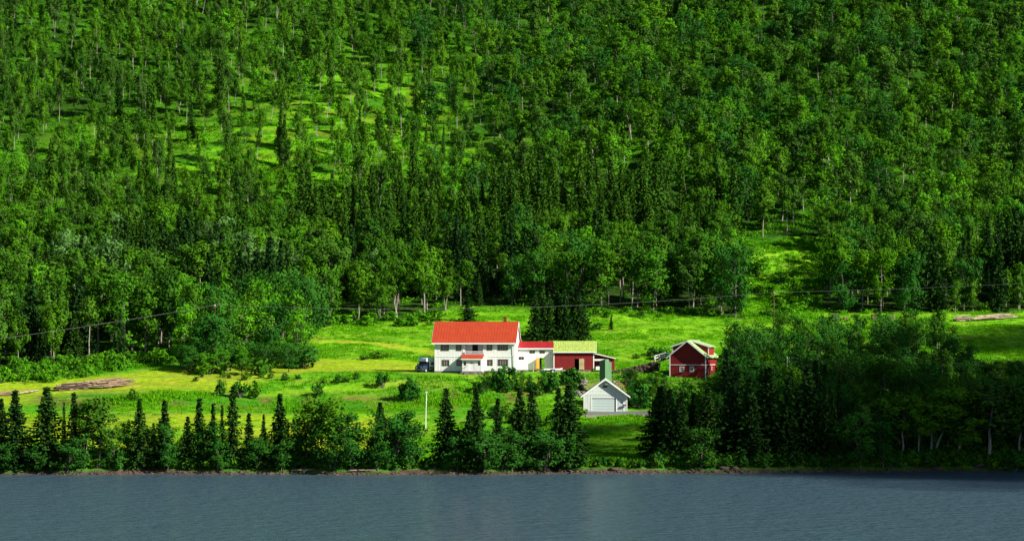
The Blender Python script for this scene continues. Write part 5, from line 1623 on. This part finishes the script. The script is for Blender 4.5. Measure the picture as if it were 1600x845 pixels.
# ------------------------------------------------------------------ log piles
r = np.random.default_rng(44)
def log_mesh(L_, rad, m_):
    mb = MB(); mb.tube([(0, 0, 0), (L_ * .5, .04 * L_ * .2, .02), (L_, 0, 0)], [rad, rad * .85, rad * .6], 7); return mb.mesh('log', m_)
def log_pile(px0, base0, px1, base1, label, mats_, n, L_, height, name='log_pile', depth=3.0, taper=True):
    a = G(px0, base0); b = G(px1, base1)
    root = empty(name, a, math.atan2(b.y - a.y, b.x - a.x), label, 'log pile')
    W_ = math.hypot(b.x - a.x, b.y - a.y); dz = b.z - a.z
    ms = [log_mesh(L_ * s_, rd, m_) for s_, rd, m_ in zip((1, .8, 1.1, .7), (.13, .10, .15, .09), mats_)]
    for k in range(n):
        f = (k + r.random()) / n; i = int(r.integers(len(ms)))
        x = f * max(W_ - L_ * .9, .1) + r.normal() * .3
        hf = height * (.55 + .45 * math.sin(math.pi * min(1, f * .9 + .1)) if taper else 1)
        zz = r.random() * hf
        o_ = link(bpy.data.objects.new('log', ms[i]), root)
        o_.location = (x, r.uniform(0, depth) * (1 - zz / (height * 1.6)), zz + dz * (x + L_ / 2) / W_ + .08)
        o_.rotation_euler = (0, math.atan2(-dz, W_) + r.normal() * .03, r.normal() * .06)
    return root
log_pile(128, 609, 206, 602.5, 'long pile of brown felled logs lying on the mown left field', [M['log'], M['pale_log'], M['log'], M['log']], 120, 4.6, 1.35, depth=2.6)
log_pile(86, 612, 150, 608, 'dark brushwood heap at the left end of the long log pile', [M['dark_log'], M['dark_log'], M['log'], M['dark_log']], 110, 3.2, 1.15, name='brushwood_heap', depth=2.4)
log_pile(-30, 620, 26, 618, 'low brown heap of poles at the left picture edge', [M['log'], M['dark_log'], M['log'], M['dark_log']], 26, 5.0, .35)
log_pile(30, 617.5, 64, 612.5, 'few pale poles lying in the grass left of the log pile', [M['pale_log']] * 4, 10, 3.2, .3, depth=1)
log_pile(1492, 503, 1515, 502, 'short end of pale poles left of the young tree at the right wood edge', [M['pale_log'], M['log'], M['pale_log'], M['pale_log']], 26, 3.0, 1.0, depth=1.5)
log_pile(1512, 503.5, 1592, 497, 'long heap of pale barked poles at the right wood edge', [M['pale_log'], M['log'], M['pale_log'], M['pale_log']], 60, 6.5, .85, depth=1.8)

def wood_stack(px, base, w_, h_, m_, label, cover=None):
    g = G(px, base); root = empty('firewood_stack', (g.x, g.y, g.z), r.normal() * .2, label, 'firewood')
    lm = MB().tube([(0, 0, 0), (0, 1.0, 0)], .13, 7).mesh('log', m_)
    nx_ = max(2, int(w_ / .26)); nz_ = max(2, int(h_ / .23))
    for j in range(nz_):
        for i in range(nx_ - (j % 2)):
            o_ = link(bpy.data.objects.new('log', lm), root); o_.location = ((i + .5 * (j % 2)) * .26, r.normal() * .06, .12 + j * .225)
    if cover:
        mb = MB(); mb.prism([(-.25, nz_ * .225 + .06), (nx_ * .26 + .05, nz_ * .225 + .06), (nx_ * .26, nz_ * .225 + .14), (-.2, nz_ * .225 + .14)], -.15, 1.15, 'y'); mb.build('cover', cover, root)
wood_stack(1302, 500, 1.6, 1.2, M['pale_log'], 'firewood stack under a dark cover, leftmost above the shaded wood', M['dark_frame'])
wood_stack(1320, 500, 1.0, .9, M['log'], 'small brown firewood stack right of the covered one')
wood_stack(1364, 500, 1.1, 1.3, M['log'], 'firewood stack under a red tarpaulin at the wood edge', M['tarp'])
wood_stack(1393, 500, .9, 1.2, M['pale_log'], 'pale narrow firewood stack right of the red-covered one')
# driftwood on the shore and a fallen trunk uphill
for (px, py, L_, a_, label) in ((455, 738, 5, .1, 'pale driftwood stem lying on the shore below the reddish spruce'), (545, 738, 4, -.15, 'grey driftwood branch on the shore below the broad dark tree'), (1215, 446, 5, .25, 'pale fallen stem lying in the bright clearing above the brown pole')):
    g = G(px, py); o_ = link(bpy.data.objects.new('driftwood' if py > 600 else 'fallen_stem', log_mesh(L_, .13, M['pale_log']))); o_.location = (g.x, g.y, g.z + .25); o_.rotation_euler = (0, -.03, a_); tag(o_, label, 'driftwood' if py > 600 else 'fallen stem')
